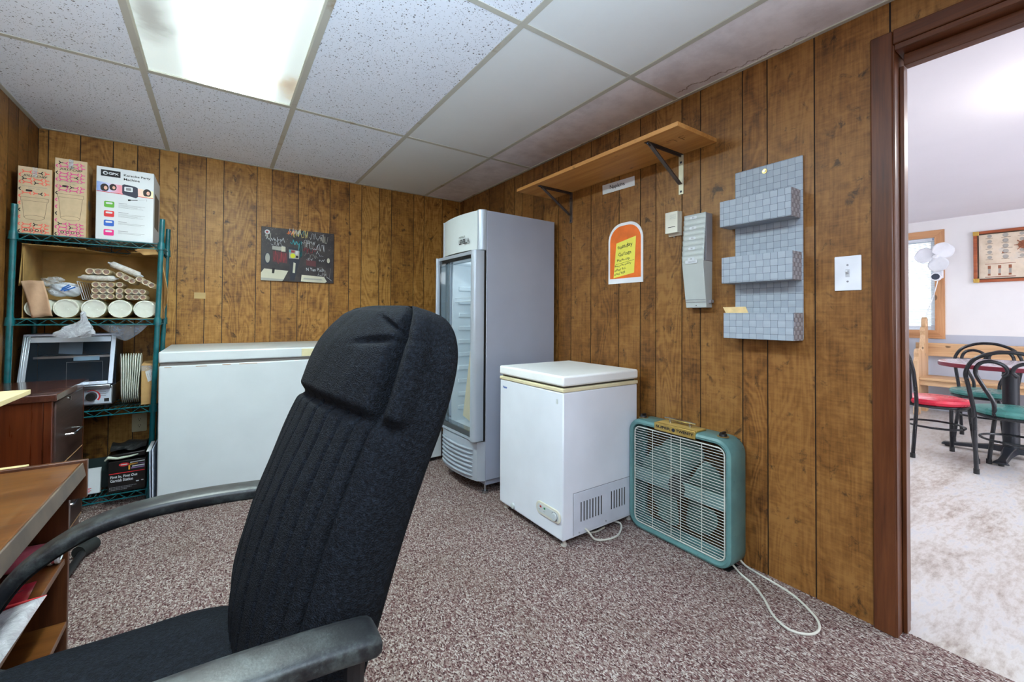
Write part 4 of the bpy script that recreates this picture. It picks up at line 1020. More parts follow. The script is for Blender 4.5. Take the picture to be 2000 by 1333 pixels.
MB().tube(spline([(1.452, SY - .003, .062), (1.462, SY - .018, .048), (1.49, SY - .035, .012), (1.545, SY - .058, .006), (1.61, SY - .062, .006), (1.675, SY - .030, .008), (1.70, SY - .004, .018), (1.69, SY + .03, .020)], 8), .0048, 10).build('cord', CORDM, sf)
MB().tube(spline([(1.62, SY + .03, .008), (1.55, SY + .025, .006), (1.48, SY + .06, .006)], 6), .0048, 8).build('cord', CORDM, sf)

# ------------------------------------------------------------------ teal box fan
TEAL = NT('teal_enamel'); _p = TEAL.pos(); _n = TEAL.noise(_p, 9, 5, .65)
_ch = TEAL.step(TEAL.noise(_p, 28, 4, .7), .685, .73)
TEAL.col(TEAL.mix(TEAL.math('MULTIPLY', _ch, .7), TEAL.ramp(_n, [(.3, rgb(76, 116, 117)), (.7, rgb(100, 142, 141))]), rgb(52, 60, 58))); TEAL.rough(TEAL.math('MULTIPLY_ADD', _n, .15, .28)); TEAL = TEAL.m
TEALD = pbr('teal_blade', rgb(78, 108, 104), .4, 0, .08, 12)
bf = thing('box_fan', 'teal green vintage box fan on the carpet against the wall', 'fan', (1.760, 1.2125, .004), (0, 0, 0))
fw_, fh_, fdp = .538, .550, .122                       # local: x depth to the wall, y width, z height
def frame_ring(w, h, r, x): return [(x, a, b + fh_ / 2) for a, b in rrect(w, h, r, 7)]
m = MB(); rings = [frame_ring(fw_ - .052, fh_ - .052, .045, .012), frame_ring(fw_ - .046, fh_ - .046, .048, .002), frame_ring(fw_ - .026, fh_ - .026, .058, -.001), frame_ring(fw_ - .006, fh_ - .006, .064, .004), frame_ring(fw_, fh_, .066, .014), frame_ring(fw_, fh_, .066, fdp - .008), frame_ring(fw_ - .010, fh_ - .010, .062, fdp), frame_ring(fw_ - .05, fh_ - .05, .046, fdp)]
rings += [frame_ring(fw_ - .05, fh_ - .05, .046, fdp - .004), frame_ring(fw_ - .008, fh_ - .008, .062, fdp - .012), frame_ring(fw_ - .008, fh_ - .008, .062, .016), frame_ring(fw_ - .050, fh_ - .050, .046, .014)]
m.loft(rings, True, False).build('housing', TEAL, bf)
WIRE = pbr('grille_wire', rgb(206, 208, 200), .3, .2)
gw, gh = .470, .478
m = MB(); zc = fh_ / 2 - .004
rr_ = [(.010, a, b + zc) for a, b in rrect(gw, gh, .030, 6)]
m.tube(rr_, .0034, 8, closed=True)
nw = 38
for k in range(1, nw):
    z = zc - gh / 2 + gh * k / nw; inset = 0
    m.tube([(.008, -gh and -gw / 2 + .001, z), (.008, gw / 2 - .001, z)], .0015, 5)
for y in (-.130, -.025, .025, .130): m.tube([(.0115, y, zc - gh / 2), (.0115, y, zc + gh / 2)], .0019, 6)
m.build('front_grille', WIRE, bf)
m = MB()
for k in range(1, 54): m.tube([(fdp - .010, -.25, .02 + k * .0098), (fdp - .010, .25, .02 + k * .0098)], .0021, 5)
for y in (-.13, 0, .13): m.tube([(fdp - .0085, y, .02), (fdp - .0085, y, .53)], .0016, 5)
m.build('rear_grille', pbr('rear_wire_shade', rgb(40, 46, 46), .5, .1), bf)  # wires coloured near-black and set dense to put in the shade behind the blades
MB().box(fdp - .0065, fdp - .005, -.262, .262, .014, .538).build('shadow_sheet', BLACK, bf, smooth=0) if False else None
# motor bar, motor and five round-ended blades
m = MB().box(.020, .026, -.262, .262, zc - .030, zc + .030); m.box(.026, .034, -.262, .262, zc + .026, zc + .030).box(.026, .034, -.262, .262, zc - .030, zc - .026)
bar = m.build('motor_bar', pbr('motor_bar', rgb(116, 148, 146), .35, .1), bf, smooth=0)
MB().lathe([(0, -.022), (.030, -.022), (.052, -.012), (.056, .0), (.056, .05), (.03, .06), (0, .06)], (.036, 0, zc), (1, 0, 0), 28).build('motor', pbr('motor_dark', rgb(52, 62, 62), .5), bar)
m = MB()
for k in range(10):
    a = 2 * math.pi * k / 10; m.lathe([(0, -.001), (.006, -.001), (.006, .0), (0, 0)], (.016, .040 * math.cos(a), zc + .040 * math.sin(a)), (1, 0, 0), 10)
m.build('motor_vents', INK, bar)
for k in range(5):
    a0 = R(18 + 72 * k)
    def bl(u, v, a0=a0):
        r = .045 + .182 * v; wdt = .33 + .42 * math.sin(math.pi * min(1, v * .62 + .06)) ; edge = math.sqrt(max(0, 1 - max(0, (v - .72) / .28) ** 2))
        a = a0 + (u - .5) * 2 * wdt * .78 * max(edge, .02)
        return (.066 + (u - .5) * .046 * (1 - .3 * v), r * math.cos(a), zc + r * math.sin(a))
    MB().grid(bl, 14, 18).build('blade', TEALD, bf, solid=.0015, smooth=60)
# gold badge with handle on top
GOLD = pbr('gold_badge', rgb(196, 166, 92), .35, .7, .06, 30)
bz = fh_
bg = MB().box(.010, .086, -.108, .108, bz + .0002, bz + .007).hexa([(-.004, -.108, bz - .028), (-.004, .108, bz - .028), (.0, .108, bz - .028), (.0, -.108, bz - .028)], [(-.004, -.108, bz + .007), (-.004, .108, bz + .007), (.0098, .108, bz + .007), (.0098, -.108, bz + .007)]).build('badge', GOLD, bf, bevel=.0015)
m = MB()
for k in range(12): m.box(.014 + k * .0058, .016 + k * .0058, -.104, .104, bz + .0071, bz + .0078)
m.build('badge_ribs', pbr('gold_rib', rgb(222, 198, 130), .3, .6), bg, smooth=0)
text('SUPER', INK, bg, (-.0048, .098, bz - .016), (0, -1, 0), (0, 0, 1), width=.080, height=.013, bold=.03)
text('TWENTY', INK, bg, (-.0048, -.012, bz - .016), (0, -1, 0), (0, 0, 1), width=.088, height=.013, bold=.03)
MB().lathe([(0, 0), (.0085, 0), (.0085, .001), (0, .001)], (-.0046, .002, bz - .010), (-1, 0, 0), 20).build('round_emblem', pbr('emblem_dark', rgb(46, 52, 60), .3, .5), bg)
hd = MB()
for y in (-.052, .052): hd.cyl((.046, y, bz + .007), (.046, y, bz + .026), .006, .005, 14)
hd.loft([[(.046 + dx_ * (1.0 if abs(y) < .07 else .45), y, bz + .026 + dz_ * (1 if abs(y) < .07 else .6)) for dx_, dz_ in ((-.011, 0), (.011, 0), (.012, .005), (.007, .009), (-.007, .009), (-.012, .005))] for y in (-.082, -.074, -.03, 0, .03, .074, .082)])
hd.build('handle', CHROME, bf)
for y in (-.205, .215):
    kb_ = MB().lathe([(0, 0), (.024, 0), (.024, .0025), (0, .0025)], (.052, y, bz + .0003), (0, 0, 1), 28).build('knob_plate', pbr('brass_plate', rgb(150, 128, 84), .45, .6), bf)
    MB().lathe([(.0, .003), (.017, .003), (.015, .013), (0, .013)], (.052, y, bz), (0, 0, 1), 24).box(.036, .068, y - .005, y + .005, bz + .0132, bz + .021).build('knob', BLACK, kb_, bevel=.001)
m = MB()
for y in (-.235, .235): m.box(.02, .10, y - .012, y + .012, -.004, .0)
m.each('foot', BLACK, bf, smooth=0)
inv = Matrix.Translation((1.760, 1.2125, .004)); inv = inv.inverted()
cpts = [(1.862, .962, .030), (1.868, .935, .010), (1.866, .885, .0045), (1.838, .752, .0045), (1.780, .660, .0045), (1.735, .622, .0045), (1.69, .612, .0045), (1.648, .626, .0045), (1.622, .672, .0045), (1.652, .735, .0045), (1.722, .800, .0045), (1.772, .862, .0045), (1.800, .925, .006), (1.812, .958, .016), (1.815, .985, .030)]
MB().tube(spline([inv @ Vector(p) for p in cpts], 8), .0042, 10).build('cord', CORDM, bf)
# ------------------------------------------------------------------ things on the right wall (viewer looks along +X; left is +Y)
PINE = wood('pine_shelf', rgb(150, 98, 44), rgb(190, 134, 70), rgb(212, 162, 98), 1, .5, .5, knots=.7)
DY = (0, -1, 0); DZ_ = (0, 0, 1)
BRK = pbr('bracket_steel', rgb(98, 90, 88), .4, .8, .08, 20); BRKL = pbr('bracket_plate', rgb(206, 204, 180), .4, .3)
ws = thing('wall_shelf', 'long pine wall shelf on two steel brackets above the fridge', 'shelf', (0, 0, 1.886))
MB().box(1.594, XW - .0015, 1.082, 2.268, .0, .020).build('board', PINE, ws, bevel=.0015)
for y in (1.266, 2.073):
    b = MB().box(1.622, XW - .002, y - .011, y + .011, -.0035, -.0003).box(1.640, XW - .004, y - .0015, y + .0015, -.014, -.0036)
    o = b.build('bracket', BRK, ws, smooth=0)
    MB().hexa([(1.640, y - .009, -.004), (1.640, y + .009, -.004), (1.652, y + .009, -.004), (1.652, y - .009, -.004)][::-1], [(1.878, y - .009, -.150), (1.878, y + .009, -.150), (1.890, y + .009, -.150), (1.890, y - .009, -.150)][::-1]).build('brace', BRK, o, smooth=0)
    MB().box(XW - .0045, XW - .001, y - .013, y + .013, -.200, -.0037).build('wall_plate', BRKL if y < 1.5 else BRK, o, bevel=.001)
    m = MB()
    for z in (-.186, -.04): m.lathe([(0, 0), (.006, 0), (.004, .003), (0, .003)], (XW - .0046, y, z), (-1, 0, 0), 14)
    m.cyl((1.632, y, -.004), (1.632, y, -.009), .006, .005, 12)
    m.each('screw', pbr('screw_dark', rgb(50, 58, 74), .4, .6), o)
m = MB()
for a, b in (((1.70, 1.215), (1.70, 1.18)), ((1.70, 1.18), (1.735, 1.18)), ((1.70, 1.15), (1.745, 1.15)), ((1.70, 1.15), (1.70, 1.125)), ((1.722, 1.15), (1.722, 1.132))):
    dx_, dy_ = b[0] - a[0], b[1] - a[1]; L = math.hypot(dx_, dy_); nx, ny = -dy_ / L * .002, dx_ / L * .002
    m.quad((a[0] + nx, a[1] + ny, -.0004), (b[0] + nx, b[1] + ny, -.0004), (b[0] - nx, b[1] - ny, -.0004), (a[0] - nx, a[1] - ny, -.0004))
m.build('pencil_mark', pbr('pencil', rgb(110, 78, 42), .8), ws, smooth=0)

nt = thing('label_strip', 'white paper strip reading Napkins taped under the wall shelf', 'label', (XW - .0012, 1.676, 1.834))
MB().hexa([(-.0006, .119, -.026), (-.0006, -.121, -.030), (.0004, -.121, -.030), (.0004, .119, -.026)], [(-.0006, .121, .030), (-.0006, -.119, .024), (.0004, -.119, .024), (.0004, .121, .030)]).build('paper', PAPERW, nt, smooth=0)
text('Napkins', INK, nt, (-.0008, .062, -.013), (0, -1, -.02), DZ_, width=.112, height=.028, bold=.012, jit=.0015)

sg = thing('garbage_day_sign', 'orange and white wall sign holding a yellow garbage pick-up note', 'sign', (XW - .0005, 1.621, 1.437))
def arch(w, h, r, n=12):
    return [(-w / 2, -h / 2), (w / 2, -h / 2)] + [(w / 2 - r + r * math.cos(R(a)), h / 2 - r + r * math.sin(R(a))) for a in range(0, 91, 8)] + [(-w / 2 + r + r * math.cos(R(a)), h / 2 - r + r * math.sin(R(a))) for a in range(90, 181, 8)]
MB().prism(arch(.248, .345, .10), (0, 0, 0), DY, DZ_, .0035).build('board', pbr('sign_white', rgb(232, 234, 238), .4), sg)
MB().prism(arch(.222, .30, .088), (-.0036, 0, .006), DY, DZ_, .0006).build('printed_field', pbr('sign_orange', rgb(232, 112, 34), .45, 0, .08, 14), sg)
YN = pbr('yellow_note', rgb(234, 226, 92), .55, 0, .03, 10)
nq = [(-.083, -.140), (.065, -.118), (.078, .085), (-.062, .060)]
MB().prism(nq, (-.0044, .0, .0), DY, DZ_, .0006).build('note', YN, sg, smooth=0)
tilt = (0, -1, .13); X_ = -.0053
for s_, y0, z0, w_, h_ in (('tuesday', .052, .015, .108, .030), ('Garbage', .045, -.025, .092, .026), ('Pick-up', .055, -.054, .092, .018), ('Recycle every', .072, -.083, .118, .014), ('other Fri.', .076, -.104, .085, .014), ('noted 9/08', .078, -.126, .080, .013)):
    text(s_, INK, sg, (X_, y0, z0), tilt, DZ_, width=w_, height=h_, bold=.006, jit=.002)
m = MB().hexa([(X_, .066, -.0635), (X_, -.066, -.0465), (X_ + .0003, -.066, -.0465), (X_ + .0003, .066, -.0635)], [(X_, .066, -.062), (X_, -.066, -.045), (X_ + .0003, -.066, -.045), (X_ + .0003, .066, -.062)])
m.build('ruled_line', INK, sg, smooth=0)

th = thing('wall_thermostat', 'small beige thermostat box on the wall beside the time card rack', 'thermostat', (XW, 1.296, 1.543))
BEIGE = pbr('beige_plastic', rgb(198, 190, 172), .5); BEIGEL = pbr('ivory_cover', rgb(216, 214, 200), .45)
MB().box(-.012, -.0005, -.036, .036, -.062, .058).build('back_plate', BEIGE, th, bevel=.002)
MB().box(-.040, -.0125, -.034, .036, -.050, .056).build('cover', BEIGEL, th, bevel=.002)
MB().box(-.0405, -.040, -.022, .020, -.022, -.019).build('slot', INK, th, smooth=0)
m = MB()
for k in range(5): m.box(-.0404, -.040, -.026, .008, .020 + k * .005, .0212 + k * .005)
m.build('printed_lines', pbr('pale_lines', rgb(170, 174, 170), .6), th, smooth=0)
MB().cyl((-.008, .006, -.062), (-.008, .006, -.067), .003, .003, 10).build('pin', STEEL, th)

tr = thing('wall_mounted_card_rack', 'tall grey metal time card rack on the panelled wall', 'card rack', (XW, 1.158, 1.34))
GREYP = pbr('grey_card_metal', rgb(182, 188, 186), .42, .1, .03, 8)
GREYD = pbr('grey_side_metal', rgb(150, 148, 152), .45, .1)
# body: stepped pockets above, tapering bin below (x depth, y width, z height)
w0, w1 = .054, .050
prof = [(-.058, .215), (-.050, .215), (-.050, -.0), (-.070, -.005), (-.074, -.03), (-.054, -.216), (-.046, -.222)]
MB().box(-.052, -.0005, -w0, w0, -.005, .218).build('upper_body', GREYD, tr, bevel=.001)
m = MB().hexa([(-.046, -w0 + .002, -.222), (-.0005, -w0 + .002, -.222), (-.0005, w0 - .002, -.222), (-.046, w0 - .002, -.222)], [(-.078, -w0, -.006), (-.0005, -w0, -.006), (-.0005, w0, -.006), (-.078, w0, -.006)])
m.build('lower_bin', GREYP, tr, bevel=.0015)
n = 9
for k in range(n):
    z0 = .218 - k * .0245; x0 = -.054 - k * .0022
    mb = MB()
    def lip(u, v, z0=z0, x0=x0):
        y = (u - .5) * 2 * w0 * 1.02
        notch = .010 * math.exp(-((u - .45) / .16) ** 2)
        zz = z0 - (1 - v) * .040 - (notch if v > .5 else 0) * 0
        return (x0 - .004 * v, y, zz)
    mb.grid(lip, 12, 2).build('card_pocket', GREYP, tr, solid=.0018, smooth=60)
    if k % 2 == 0 and k < 9:
        lab = ('01', '02', '03', '05', '06')[k // 2]
        xx = x0 - .0052
        MB().prism(rrect(.036, .0125, .006, 5, .0, z0 - .016), (xx, .006, 0), DY, DZ_, .0004).build('card_tag', PAPERW, tr, smooth=0)
        text(lab, INK, tr, (xx - .0004, .011, z0 - .019), DY, DZ_, height=.0065, width=.010)
MB().prism(rrect(.060, .016, .003, 3, .0, -.008), (-.0805, .004, 0), DY, DZ_, .0005).build('card_tag', PAPERW, tr, smooth=0)
m = MB()
for k in range(2): m.box(-.0813, -.0808, -.020, .018, -.007 - k * .005, -.0055 - k * .005)
m.build('printed_lines', GREYINK, tr, smooth=0)
m = MB()
for k in range(2): m.box(-.0535 - k * .0008, -.052, -w0 + .004, w0 - .004, -.196 + k * .010, -.1945 + k * .010)
m.build('bin_seam', GREYINK, tr, smooth=0)
MB().cyl((-.0505, -.004, -.212), (-.053, -.004, -.212), .0022, .0022, 10).build('rivet', INK, tr)
MB().box(-.030, -.006, -w0 - .010, -w0 + .002, -.200, -.186).build('side_tab', GREYD, tr, bevel=.001)

# woven strap organiser with three bins
def weave(name, c1, c2, gapc, su=.0272, sv=.0272):
    t = NT(name); x = t.xyz(t.pos())
    h = t.math('ADD', x[1], x[0])
    u = t.math('DIVIDE', h, su); v = t.math('DIVIDE', x[2], sv)
    fu = t.math('FRACT', u); fv = t.math('FRACT', v)
    par = t.math('MODULO', t.math('ADD', t.math('FLOOR', u), t.math('FLOOR', v)), 2.0)
    par = t.math('GREATER_THAN', t.math('ABSOLUTE', par), .5)
    eu = t.math('MINIMUM', fu, t.math('SUBTRACT', 1.0, fu)); ev = t.math('MINIMUM', fv, t.math('SUBTRACT', 1.0, fv))
    e = t.math('ADD', t.math('MULTIPLY', par, eu), t.math('MULTIPLY', t.math('SUBTRACT', 1.0, par), ev))
    line = t.math('SUBTRACT', 1.0, t.step(e, .02, .06), clamp=True)
    rib = t.math('SINE', t.math('MULTIPLY', t.math('ADD', t.math('MULTIPLY', par, x[2]), t.math('MULTIPLY', t.math('SUBTRACT', 1.0, par), h)), 2600.0))
    nz = t.noise(t.pos(), 30, 3)
    c = t.mix(t.math('MULTIPLY', par, .5), c1, c2)
    c = t.mix(t.math('MULTIPLY', line, .85), c, gapc)
    c = t.mix(t.math('MULTIPLY', nz, .12), c, gapc)
    t.col(c); t.rough(.55)
    hgt = t.math('ADD', t.math('MULTIPLY', t.math('POWER', t.math('MULTIPLY', e, 2.0), .4), 1.0), t.math('MULTIPLY', rib, .06))
    t.bump(hgt, .6, .0025)
    return t.m
WEAVE = weave('woven_strap', rgb(164, 174, 184), rgb(146, 156, 170), rgb(62, 68, 82))
WEAVES = weave('woven_strap_side', rgb(196, 198, 206), rgb(104, 96, 108), rgb(84, 80, 90), .0165, .0165)
wo = thing('hanging_organiser', 'grey woven wall organiser with three bins beside the door frame', 'wall organiser', (0, 0, 0), )
MB().box(XW - .010, XW - .002, .726, .994, .985, 1.716).build('back_panel', WEAVE, wo, bevel=.004)
m = MB().lathe([(.006, 0), (.011, 0), (.010, .002), (.006, .002)], (XW - .0101, .868, 1.690), (-1, 0, 0), 20); m.build('eyelet', pbr('brass_eyelet', rgb(176, 150, 96), .3, .8), wo)
MB().cyl((XW - .0102, .868, 1.690), (XW - .016, .868, 1.690), .004, .005, 12).build('nail', STEEL, wo)
bin_tops = (1.578, 1.332, 1.092)
for k, zt_ in enumerate(bin_tops):
    zb = zt_ - .112 + (.004 if k == 2 else 0); yb0, yb1 = .734 - .004 * k, 1.016 - .008 * k; xf = 1.802; xb = XW - .0105
    o = MB().box(xf, xf + .004, yb0, yb1, zb, zt_).build('bin', WEAVE, wo, bevel=.0015)
    MB().box(xf + .0042, xb, yb0, yb0 + .004, zb, zt_).box(xf + .0042, xb, yb1 - .004, yb1, zb, zt_).each('bin_side', WEAVES, o, bevel=.001)
    MB().box(xf + .0042, xb, yb0 + .0042, yb1 - .0042, zb, zb + .004).build('bin_bottom', WEAVE, o, smooth=0)
st = thing('wood_stick', 'flat pale wooden stick sticking out of the lowest woven bin', 'stick', (1.842, .985, 1.060), (R(0), R(0), R(0)))
MB().hexa([(-.032, -.040, -.060), (-.032, -.125, -.060), (-.028, -.125, -.060), (-.028, -.040, -.060)], [(-.034, .021, .057), (-.034, -.076, .058), (-.030, -.076, .058), (-.030, .021, .057)]).build('stick', pbr('pale_wood', rgb(222, 194, 140), .6, 0, .06, 30), st, bevel=.0008)

sw = thing('light_switch', 'white toggle light switch plate beside the door frame', 'light switch', (XW, .584, 1.2365))
MB().box(-.006, -.0005, -.0405, .0405, -.0635, .0635).build('plate', pbr('switch_plate', rgb(226, 228, 236), .3), sw, bevel=.003, seg=3)
o = MB().box(-.0066, -.006, -.006, .006, -.014, .014).build('toggle_slot', pbr('switch_grey', rgb(180, 180, 186), .4), sw, smooth=0)
MB().hexa([(-.006, -.0045, -.004), (-.006, .0045, -.004), (-.006, .0045, .006), (-.006, -.0045, .006)], [(-.018, -.0035, .004), (-.018, .0035, .004), (-.016, .0035, .011), (-.016, -.0035, .011)]).build('toggle', PAPERW, sw, bevel=.0008)
m = MB()
for z in (.030, -.030): m.lathe([(0, 0), (.0034, 0), (.0026, .0012), (0, .0012)], (-.0061, 0, z), (-1, 0, 0), 14)
m.each('screw', pbr('screw_grey', rgb(140, 140, 150), .4, .4), sw)

# ------------------------------------------------------------------ canvas print on the back wall
cv = thing('wall_picture', 'dark canvas print of a graffiti covered washroom on the back wall', 'picture', (.251, YB - .001, 1.328))
CW, CH = .503, .398
t = NT('canvas_paint'); x = t.xyz(t.pos())
n1 = t.noise(t.pos(), 14, 5, .65); n2 = t.noise(t.pos(), 55, 4, .7, 1.5)
c = t.ramp(n1, [(.3, rgb(28, 24, 30)), (.55, rgb(52, 44, 46)), (.75, rgb(70, 58, 56))])
upz = t.step(x[2], .19, .27)
c = t.mix(t.math('MULTIPLY', t.math('MULTIPLY', t.step(n2, .60, .68), upz), .55), c, rgb(170, 160, 150))
t.col(c); t.rough(.5)
MB().box(0, CW, -.018, 0, 0, CH).build('canvas', t.m, cv, bevel=.001)
YC = -.0184
cols = {'w': PAPERW, 'r': pbr('paint_red', rgb(150, 50, 56), .6), 't': pbr('paint_teal', rgb(70, 160, 170), .6), 'y': pbr('paint_yellow', rgb(226, 206, 120), .6), 'o': pbr('paint_orange', rgb(226, 120, 60), .6), 'g': pbr('paint_grey', rgb(170, 168, 160), .6), 'c': pbr('paint_cream', rgb(208, 204, 184), .6), 'l': pbr('paint_lime', rgb(214, 220, 30), .5), 'k': INK, 'n': pbr('paint_navy', rgb(24, 30, 46), .5), 'f': pbr('paint_maroon', rgb(92, 44, 50), .6)}
mbs = {k: MB() for k in cols}
def P(k, pts, lay=0): mbs[k].prism([(a * CW, b * CH) for a, b in pts], (0, YC - lay * .0003, 0), (1, 0, 0), (0, 0, 1), .0002)
P('c', [(.0, .02), (.29, .02), (.355, .20), (.04, .22), (.0, .14)]); P('g', [(.0, .0), (.28, .0), (.29, .035), (.0, .05)], 1)
P('c', [(.53, .01), (.87, .0), (.90, .03), (.86, .12), (.54, .14)]); P('g', [(.56, .05), (.84, .05), (.82, .075), (.57, .085)], 1)
P('k', [(.14, .14), (.17, .14), (.18, .24), (.145, .24)], 2)
P('n', [(.35, .62), (.36, .66), (.50, .64), (.52, .60), (.51, .40), (.47, .20), (.44, .02), (.38, .02), (.38, .30), (.345, .42)], 1)
P('g', [(.365, .44), (.50, .44), (.505, .60), (.36, .61)], 2); P('l', [(.415 + .035 * math.cos(R(a)), .495 + .045 * math.sin(R(a))) for a in range(0, 360, 24)], 3)
P('r', [(.39, .555), (.44, .555), (.44, .595), (.39, .60)], 3); P('t', [(.365, .56), (.39, .55), (.39, .60), (.365, .605)], 3); P('w', [(.45, .52), (.48, .52), (.485, .59), (.455, .59)], 3); P('k', [(.455, .46), (.49, .46), (.49, .50), (.455, .50)], 3)
P('c', [(.415, .17), (.445, .165), (.455, .355), (.425, .37)], 3)
P('c', [(.26, .56), (.315, .56), (.315, .655), (.26, .66)], 1); P('g', [(.14, .585), (.26, .575), (.26, .65), (.14, .65)], 1)
P('w', [(.075 + .035 * math.cos(R(a)), .905 + .045 * math.sin(R(a))) for a in range(0, 360, 24)], 1); P('r', [(.072 + .018 * math.cos(R(a)), .905 + .02 * math.sin(R(a))) for a in range(0, 360, 40)], 2)
P('n', [(.08 + .045 * math.cos(R(a)), .41 + .12 * math.sin(R(a))) for a in range(0, 360, 24)], 1); P('g', [(.082 + .03 * math.cos(R(a)), .42 + .09 * math.sin(R(a))) for a in range(0, 360, 24)], 2)
P('c', [(.92 + .022 * math.cos(R(a)), .45 + .05 * math.sin(R(a))) for a in range(0, 360, 30)], 1)
P('f', [(.15, .36), (.34, .34), (.34, .54), (.15, .56)], 0); P('f', [(.60, .33), (.74, .31), (.74, .42), (.60, .44)], 0)
rg = random.Random(11)
def scribble(k, x0, x1, z0, z1, n, wd=.0022, lay=4, slant=.3):
    px_, pz_ = x0, (z0 + z1) / 2
    for i in range(n):
        nx = x0 + (x1 - x0) * (i + 1) / n + rg.uniform(-.5, .5) * (x1 - x0) / n * 2; nz = rg.choice((z0, z1)) + rg.uniform(-.2, .4) * (z1 - z0)
        strip(mbs[k], px_ * CW, pz_ * CH, nx * CW, nz * CH, wd * rg.uniform(.6, 1.2), YC - lay * .0003); px_, pz_ = nx, nz
scribble('w', .06, .30, .74, .80, 22); scribble('w', .12, .30, .67, .72, 16, .0016); scribble('g', .05, .12, .78, .86, 7, .004)
scribble('o', .33, .46, .88, .96, 12, .004); scribble('y', .40, .62, .86, .98, 20, .003, 5); scribble('w', .36, .52, .90, .99, 14, .0018, 6); scribble('t', .44, .62, .91, .98, 10, .002)
scribble('t', .38, .54, .72, .79, 16, .0055); scribble('t', .49, .54, .50, .72, 9, .005)
scribble('w', .54, .72, .74, .80, 20, .002); scribble('w', .60, .86, .64, .74, 26, .0026); scribble('g', .56, .70, .66, .76, 18, .0016); scribble('w', .64, .84, .84, .94, 22, .0016); scribble('c', .80, .90, .80, .92, 12, .0018)
scribble('r', .55, .74, .58, .64, 16, .003); scribble('f', .55, .76, .56, .66, 14, .004); scribble('g', .58, .76, .48, .55, 18, .0018); scribble('w', .74, .84, .52, .60, 7, .0022); scribble('w', .60, .70, .42, .47, 8, .0016); scribble('w', .78, .86, .42, .46, 7, .002)
scribble('r', .16, .33, .36, .52, 24, .0024); scribble('w', .76, .90, .14, .18, 12, .0014); scribble('g', .78, .94, .08, .26, 9, .0014)
strip(mbs['w'], .90 * CW, .12 * CH, .97 * CW, .05 * CH, .002, YC - .0012)
for k_, nm in zip(('r', 'f', 'o', 'n', 'y'), 'ab'): pass
for k_ in cols: mbs[k_].build('painted_shapes', cols[k_], cv, smooth=0)
text('N Yan Puck', PAPERW, cv, (.60 * CW, YC - .0016, .225 * CH), (1, 0, 0), (0, 0, 1), width=.26 * CW, height=.06 * CH, jit=.002)
tsx = thing('tape_scrap', 'small scrap of yellowed tape left on the back wall', 'tape', (-.099, YB - .0008, 1.203))
MB().box(-.042, .022, -.0003, .0003, -.021, .021).box(-.018, .020, -.0006, -.0003, -.017, .018).build('tape', pbr('old_tape', rgb(188, 158, 104), .5), tsx, smooth=0)
# ------------------------------------------------------------------ office chair (faces -X)
def fabric(name, c, c2):
    t = NT(name); p = t.pos()
    w = t.n('ShaderNodeTexVoronoi', i_Vector=p); w.inputs['Scale'].default_value = 420
    n = t.noise(p, 900, 2); b = t.noise(p, 4, 4); f = t.noise(p, 160, 4, .7)
    t.col(t.mix(t.math('MULTIPLY', t.step(f, .35, .75), .6), t.mix(b, c, c2), rgb(36, 42, 51)))
    t.rough(.92); t.b.inputs['Sheen Weight'].default_value = .0; t.b.inputs['Sheen Roughness'].default_value = .6
    t.b.inputs['Specular IOR Level'].default_value = .15
    t.bump(t.math('ADD', w.outputs['Distance'], t.math('MULTIPLY', f, 1.2)), .8, .0022)
    return t.m
FAB = fabric('charcoal_fabric', rgb(7, 9, 12), rgb(12, 14, 19))
t = NT('worn_black_plastic'); p = t.pos(); n = t.noise(p, 11, 8, .78); n2 = t.noise(p, 260, 3)
t.col(t.mix(t.math('MULTIPLY', t.step(n, .44, .66), .60), rgb(18, 20, 24), rgb(84, 92, 90))); t.rough(t.math('MULTIPLY_ADD', n, .25, .32)); t.bump(n2, .25, .001)
ARM = t.m
oc = thing('office_chair', 'charcoal fabric high back office chair with looped black arms facing the desk', 'office chair', (0, .872, 0))
# local frame: x world, y = offset from the chair's middle line
prof = [  # centre x, z, half thickness, half width
    (.112, .430, .052, .205), (.112, .470, .066, .222), (.122, .545, .072, .236), (.140, .620, .074, .243), (.160, .690, .074, .246), (.186, .765, .073, .246),
    (.217, .840, .072, .243), (.246, .905, .073, .238), (.268, .960, .074, .230), (.286, 1.005, .072, .218), (.299, 1.040, .066, .200), (.307, 1.064, .055, .178), (.311, 1.080, .036, .145), (.313, 1.088, .014, .10)]
import bisect
def pr(s):
    s = max(0, min(1, s)) * (len(prof) - 1); i = min(int(s), len(prof) - 2); f = s - i
    def cr(k):
        p0, p1, p2, p3 = prof[max(i - 1, 0)][k], prof[i][k], prof[i + 1][k], prof[min(i + 2, len(prof) - 1)][k]
        return .5 * (2 * p1 + (p2 - p0) * f + (2 * p0 - 5 * p1 + 4 * p2 - p3) * f * f + (3 * p1 - p0 - 3 * p2 + p3) * f ** 3)
    return [cr(k) for k in range(4)]
def sst(x, a, b): x = max(0, min(1, (x - a) / (b - a))); return x * x * (3 - 2 * x)
NV, NU = 190, 300
HEADZ = .884
